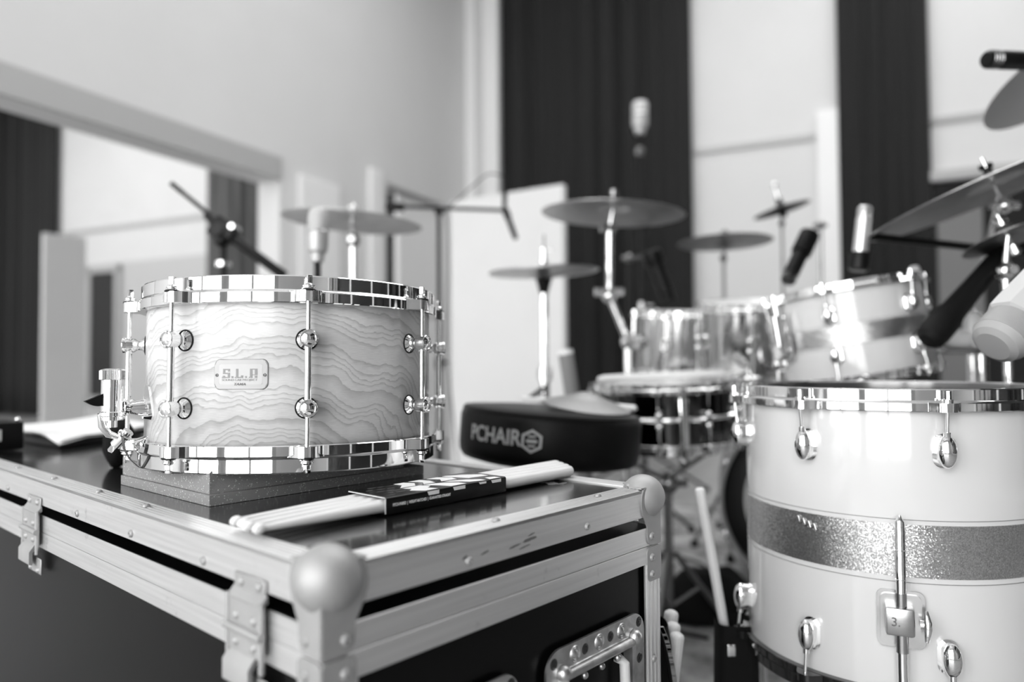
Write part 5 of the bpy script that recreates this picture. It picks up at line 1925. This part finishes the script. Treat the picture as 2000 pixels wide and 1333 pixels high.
# big pale vocal-style mic close at the right edge
p_, q_ = at(1952, 664, 0.98), at(2110, 500, 1.02)
m_ = frame(q_ - p_, None, p_)
bm_ = thing('microphone', 'large pale grey microphone with a ribbed grille, close at the right edge', 'microphone', m_)
L_ = (q_ - p_).length
b = MB()
pr = [(0, -0.016), (0.022, -0.015), (0.030, -0.010), (0.034, 0.0)]
for i in range(15):
    z = 0.002 * i * 1.05
    pr += [(0.0350, z + 0.0003), (0.0350, z + 0.0012), (0.0338, z + 0.0015), (0.0338, z + 0.0019)]
b.lathe(pr, 48)
b = MB().lathe(pr, 48)
b.build('grille', 'mic_pale', bm_, smooth=20)
MB().lathe([(0.0338, 0.0310), (0.0395, 0.0340), (0.0400, 0.050), (0.0400, L_ * 0.9), (0.034, L_), (0, L_)], 8).build('body', 'mic_pale_body', bm_, smooth=20)
b_ = q_ + Vector((0.04, 0.02, 0))
stand('mic_stand', 'stand of the large pale microphone just beyond the right edge', 'microphone stand', (b_.x + 0.04, b_.y - 0.06), (b_.x + 0.04, b_.y - 0.06, q_.z), q_, 'black_plastic', r=0.010, legr=0.22)

# plain white blocks for unidentified shapes, on a tray behind the floor tom
PQ = at(1890, 660, 1.62)
hw = wroot('equipment_tray', 'dark flat tray on a chrome stand behind the floor tom, white blocks on it', 'tray', (PQ.x + 0.06, PQ.y + 0.05, 0))
zt2 = at(1890, 682, 1.62).z
b = MB().box((PQ.x + 0.06, PQ.y + 0.05, zt2 - 0.006), (0.30, 0.16, 0.012), bev=0.003)
bw(b, 'tray_top', 'dark_chrome', hw)
bw(MB().cyl((PQ.x + 0.06, PQ.y + 0.05, 0.1), (PQ.x + 0.06, PQ.y + 0.05, zt2 - 0.01), 0.012, 14), 'post', 'chrome', hw)
tripod_legs(hw, (PQ.x + 0.06, PQ.y + 0.05), 0.22, 0.2, 'chrome', 0.6)


def blob(label, px, py, Y, w, h, d, mt='plastic_white', name='rounded_block', cat='block', e=0.5):
    c = at(px, py, Y)
    b = MB().sphere((0, 0, 0), 1, 24)
    for v in b.bm.verts:
        q = v.co
        v.co = Vector((math.copysign(abs(q.x) ** e, q.x) * w, math.copysign(abs(q.y) ** e, q.y) * d, math.copysign(abs(q.z) ** e, q.z) * h))
    o = b.build(name, mt, None, smooth=60)
    return tag(o, label, cat, None, Matrix.Translation(c))


o = blob('slim white block with rounded ends standing on the dark flat tray', 1900, 646, 1.62, 0.017, 0.040, 0.017, e=0.6)
o.matrix_world = Matrix.Translation((at(1900, 640, 1.62).x, 1.62, zt2 + 0.040))
o = blob('low white rounded block nearest the left end of the dark flat tray', 1862, 660, 1.62, 0.034, 0.022, 0.02, e=0.75)
o.matrix_world = Matrix.Translation((at(1868, 640, 1.62).x, 1.62, zt2 + 0.022))
o = blob('largest white rounded block, behind the slim one on the dark flat tray', 1925, 640, 1.68, 0.034, 0.038, 0.026, e=0.7)
o.matrix_world = Matrix.Translation((at(1928, 640, 1.70).x, 1.70, zt2 + 0.038))

# ------------------------------------------------------------------ stick bags and loose sticks
bgp = at(1280, 1290, 1.02)
bg = wroot('stick_bag', 'black zipped stick bag leaning behind the flight case', 'bag', (bgp.x, bgp.y, 0))
zt3 = at(1290, 1225, 1.0).z
b = MB()


def bagf(u, v):
    a = 2 * PI * u
    z = 0.002 + (zt3 - 0.002) * v
    w_ = 0.040 - 0.018 * v ** 3
    dd = 0.035 - 0.008 * v
    return Vector((bgp.x + 0.006 + w_ * math.copysign(abs(math.cos(a)) ** 0.7, math.cos(a)) - 0.012 * v, bgp.y + dd * math.copysign(abs(math.sin(a)) ** 0.7, math.sin(a)), z))


b.grid(bagf, 32, 14)
bmesh.ops.remove_doubles(b.bm, verts=b.bm.verts[:], dist=1e-5)
b.bm.faces.new([v for v in sorted((v for v in b.bm.verts if v.co.z < 0.003), key=lambda v: math.atan2(v.co.y - bgp.y, v.co.x - bgp.x))])
bw(b, 'body', 'bag_nylon', bg, smooth=60)
b = MB()
zp = [(1292, 1226), (1300, 1246), (1307, 1270), (1313, 1300), (1319, 1340), (1322, 1400)]
P_ = [at(x, y, 0.965) for x, y in zp]
n = 90
for i in range(n):
    t = i / n * (len(P_) - 1)
    k = int(t)
    q = P_[k].lerp(P_[k + 1], t - k)
    b.box((q.x, q.y, q.z), (0.0055, 0.0030, 0.0018), Matrix.Identity(4))
zpo = bw(b, 'zip_teeth', 'dark_chrome', bg, smooth=0)
zpo['kind'] = 'stuff'
bw(MB().tube([p + Vector((-0.003, 0.004, 0)) for p in P_], 0.004, 8), 'zip_tape', 'bag_nylon', bg)
for i, (px, py, Y, lab) in enumerate(((1312, 1192, 1.06, 'topmost pale stick butt poking out of the stick bag behind the case'), (1316, 1216, 1.035, 'middle pale stick butt poking out of the stick bag behind the case'),
                                      (1323, 1236, 1.01, 'lowest pale stick butt poking out of the stick bag behind the case'))):
    p = at(px, py, Y)
    drumstick(p, p + Vector((-0.030, 0.01 * i, -0.27)), lab, 'sticks in the bag behind the case', 0.0100)
# black soft form added for the dark hardware between case and bass drum
gb = at(1385, 1150, 2.12)
gz = 0.003
b = MB()


def gearf(u, v):
    a = 2 * PI * u
    k = 1 + 0.10 * noise.noise(Vector((math.cos(a) * 1.4, math.sin(a) * 1.4, v * 2)))
    w_ = (0.13 - 0.07 * v ** 2) * k
    return Vector((gb.x + w_ * 1.15 * math.copysign(abs(math.cos(a)) ** 0.8, math.cos(a)), gb.y + w_ * 0.8 * math.sin(a), gz + 0.12 * v + 0.008 * math.sin(3 * a) * v))


b.grid(gearf, 40, 10)
bmesh.ops.remove_doubles(b.bm, verts=b.bm.verts[:], dist=1e-5)
b.bm.faces.new([v for v in sorted((v for v in b.bm.verts if v.co.z < gz + 1e-5), key=lambda v: math.atan2(v.co.y - gb.y, v.co.x - gb.x))])
b.bm.faces.new([v for v in sorted((v for v in b.bm.verts if v.co.z > gz + 0.105 and math.hypot(v.co.x - gb.x, (v.co.y - gb.y)) < 0.2 and v.is_boundary), key=lambda v: math.atan2(v.co.y - gb.y, v.co.x - gb.x))])
tag(b.build('dark_clutter', 'bag_nylon', None, smooth=60), 'low black soft form on the rug, added in place of dark hardware', 'bag')
cable('black cable snaking over the rug in front of the bass drum', [Vector((0.42, 2.55, 0.008)), Vector((0.52, 2.75, 0.008)), Vector((0.66, 2.62, 0.008)), Vector((0.62, 2.35, 0.008)), Vector((0.48, 2.2, 0.008)), Vector((0.36, 2.05, 0.008)), Vector((0.50, 1.92, 0.008))], 0.005, 'black_rubber')
cable('second black cable crossing the rug towards the white floor tom', [Vector((0.30, 2.3, 0.008)), Vector((0.45, 2.12, 0.008)), Vector((0.60, 2.15, 0.008)), Vector((0.72, 1.98, 0.008)), Vector((0.66, 1.72, 0.008)), Vector((0.55, 1.55, 0.008))], 0.005, 'black_rubber')
# upright worn stick in the holder on the floor tom side
p, q = at(1414, 1222, 1.17), at(1366, 952, 1.185)
hold = wroot('stick_holder', 'black stick holder bag standing beside the white floor tom', 'bag', (p.x + 0.015, p.y, 0))
zt4 = p.z + 0.008
b = MB()


def holdf(u, v):
    a = 2 * PI * u
    z = 0.002 + (zt4 - 0.002) * v
    return Vector((p.x + 0.018 + (0.030 + 0.006 * (1 - v)) * math.copysign(abs(math.cos(a)) ** 0.5, math.cos(a)), p.y + 0.028 * math.copysign(abs(math.sin(a)) ** 0.5, math.sin(a)), z))


b.grid(holdf, 32, 10)
bmesh.ops.remove_doubles(b.bm, verts=b.bm.verts[:], dist=1e-5)
bw(b, 'body', 'bag_nylon', hold, smooth=60)
b = MB()
b.box((p.x + 0.002, p.y - 0.031, zt4 - 0.035), (0.012, 0.004, 0.018), bev=0.001)
bw(b, 'buckle', 'chrome', hold)
dd = (q - p).normalized()
drumstick(q, q - dd * 0.31, 'pale worn drumstick standing upright left of the white floor tom', None, 0.0083, True)

# ------------------------------------------------------------------ things on the far end of the case lid
bx_m = CM @ T(0.038, 1.105, 0.0255) @ Rz(0.08)
bxr = thing('small_box', 'small black box with a pale label at the left end of the case lid', 'box', CM @ T(0.038, 1.105, 0) @ Rz(0.08))
MB().box((0, 0, 0.0255), (0.100, 0.085, 0.050), bev=0.004).build('body', 'black_plastic', bxr)
MB().box((-0.012, -0.0432, 0.028), (0.052, 0.0012, 0.020)).build('label', 'ink_pale', bxr, smooth=0)
for x in (-0.03, -0.008, 0.012):
    MB().cyl((x, 0.0, 0.050), (x, 0.0, 0.066), 0.0085, 18).build('knob', 'chrome', bxr)
MB().sphere((0.043, -0.03, 0.0535), 0.0045, 12).build('corner_stud', 'chrome', bxr)
fold = MB()
c0 = Vector((0.133, 1.02, 0))
u_, v_ = Vector((0.82, 0.57, 0)), Vector((-0.57, 0.82, 0)) * 0.2 + Vector((0.05, 1.0, 0)) * 0.8
fp = [c0 + u_ * 0.015 + v_ * 0.02, c0 + u_ * 0.27 + v_ * 0.02, c0 + u_ * 0.27 + v_ * 0.22, c0 + u_ * 0.015 + v_ * 0.22]
fold.prism([(p.x, p.y) for p in fp], 0.012)
tag(fold.build('folder', 'black_plastic', None, smooth=0), 'black folder lying under the white paper on the case lid', 'folder', None, CM)


def sheet(k, lab):
    random.seed(k)
    b = MB()
    rot = Rz(0.03 * k)

    def f(u, v):
        p = c0 + u_ * (0.29 * u - 0.004 * k) + v_ * (0.26 * v)
        lift = 0.0132 + 0.0035 * k + 0.012 * (abs(2 * u - 1) ** 2.2) * 0.5 + 0.010 * v * v
        droop = -0.012 * max(0, 1 - (u + v) / 0.25) if (u + v) < 0.25 else 0
        return Vector((p.x, p.y, lift + droop * (1 if k == 0 else 0.9)))
    b.grid(f, 16, 12)
    o = b.build('paper_sheet', 'paper', None, smooth=60)
    md = o.modifiers.new('thickness', 'SOLIDIFY')
    md.thickness = 0.0012
    return tag(o, lab, 'paper', None, CM)


sheet(0, 'white paper sheet directly on the black folder, lower of the two')
sheet(1, 'white paper sheet on top of the folder at the left end of the case lid')
# dark cloth bundle hanging in shade behind the strainer
c_ = CM.inverted() @ at(235, 868, 1.02)
b = MB().sphere((0, 0, 0), 1, 24)
for v in b.bm.verts:
    k = 1 + 0.14 * noise.noise(v.co * 2.2)
    v.co = Vector((v.co.x * 0.020 * k, v.co.y * 0.024 * k, v.co.z * 0.037 * k))
tag(b.build('mallet_head', 'bag_nylon', None, smooth=60), 'dark rounded pouch standing on the lid behind the snare strainer', 'pouch', None, Matrix.Translation(at(232, 880, 1.10)) @ T(0, 0, 0))
bpy.data.objects['mallet_head'].name = 'pouch'
bpy.data.objects['pouch'].location.z = ZL - 0.0016 + 0.036
# splash cymbal resting on the stool and a stick beside it
sp = tm @ Vector((0.070, -0.02, TH + 0.034))
cymbal('small grey cymbal lying on the black drum stool', sp, tm.to_3x3() @ Vector((0.05, -0.1, 1)), 0.088, 'cymbal_matt', bell=0.5, bow=0.24)
p, q = tm @ Vector((0.176, 0.02, TH + 0.012)), tm @ Vector((-0.06, 0.15, TH + 0.012))
drumstick(p, q, 'drumstick lying on the black drum stool beside the small grey cymbal')
# grey rod bundle leaning behind the hi-hat stand
p, q = at(1122, 800, 2.05), at(1104, 684, 2.05)
d_ = (q - p).normalized()
foot = p - d_ * ((p.z - 0.012) / d_.z)
m_ = frame(d_, None, foot)
rr_ = thing('grey_tube', 'grey tube with a pale end leaning upright behind the drum stool', 'tube', m_)
LL = (q - foot).length
MB().lathe([(0, 0.0), (0.021, 0.0), (0.021, LL - 0.012), (0, LL - 0.012)], 24).build('tube', 'roll_grey', rr_)
MB().lathe([(0.0, LL - 0.013), (0.021, LL - 0.013), (0.0205, LL), (0, LL + 0.002)], 24).build('pale_end', 'ink_white', rr_)
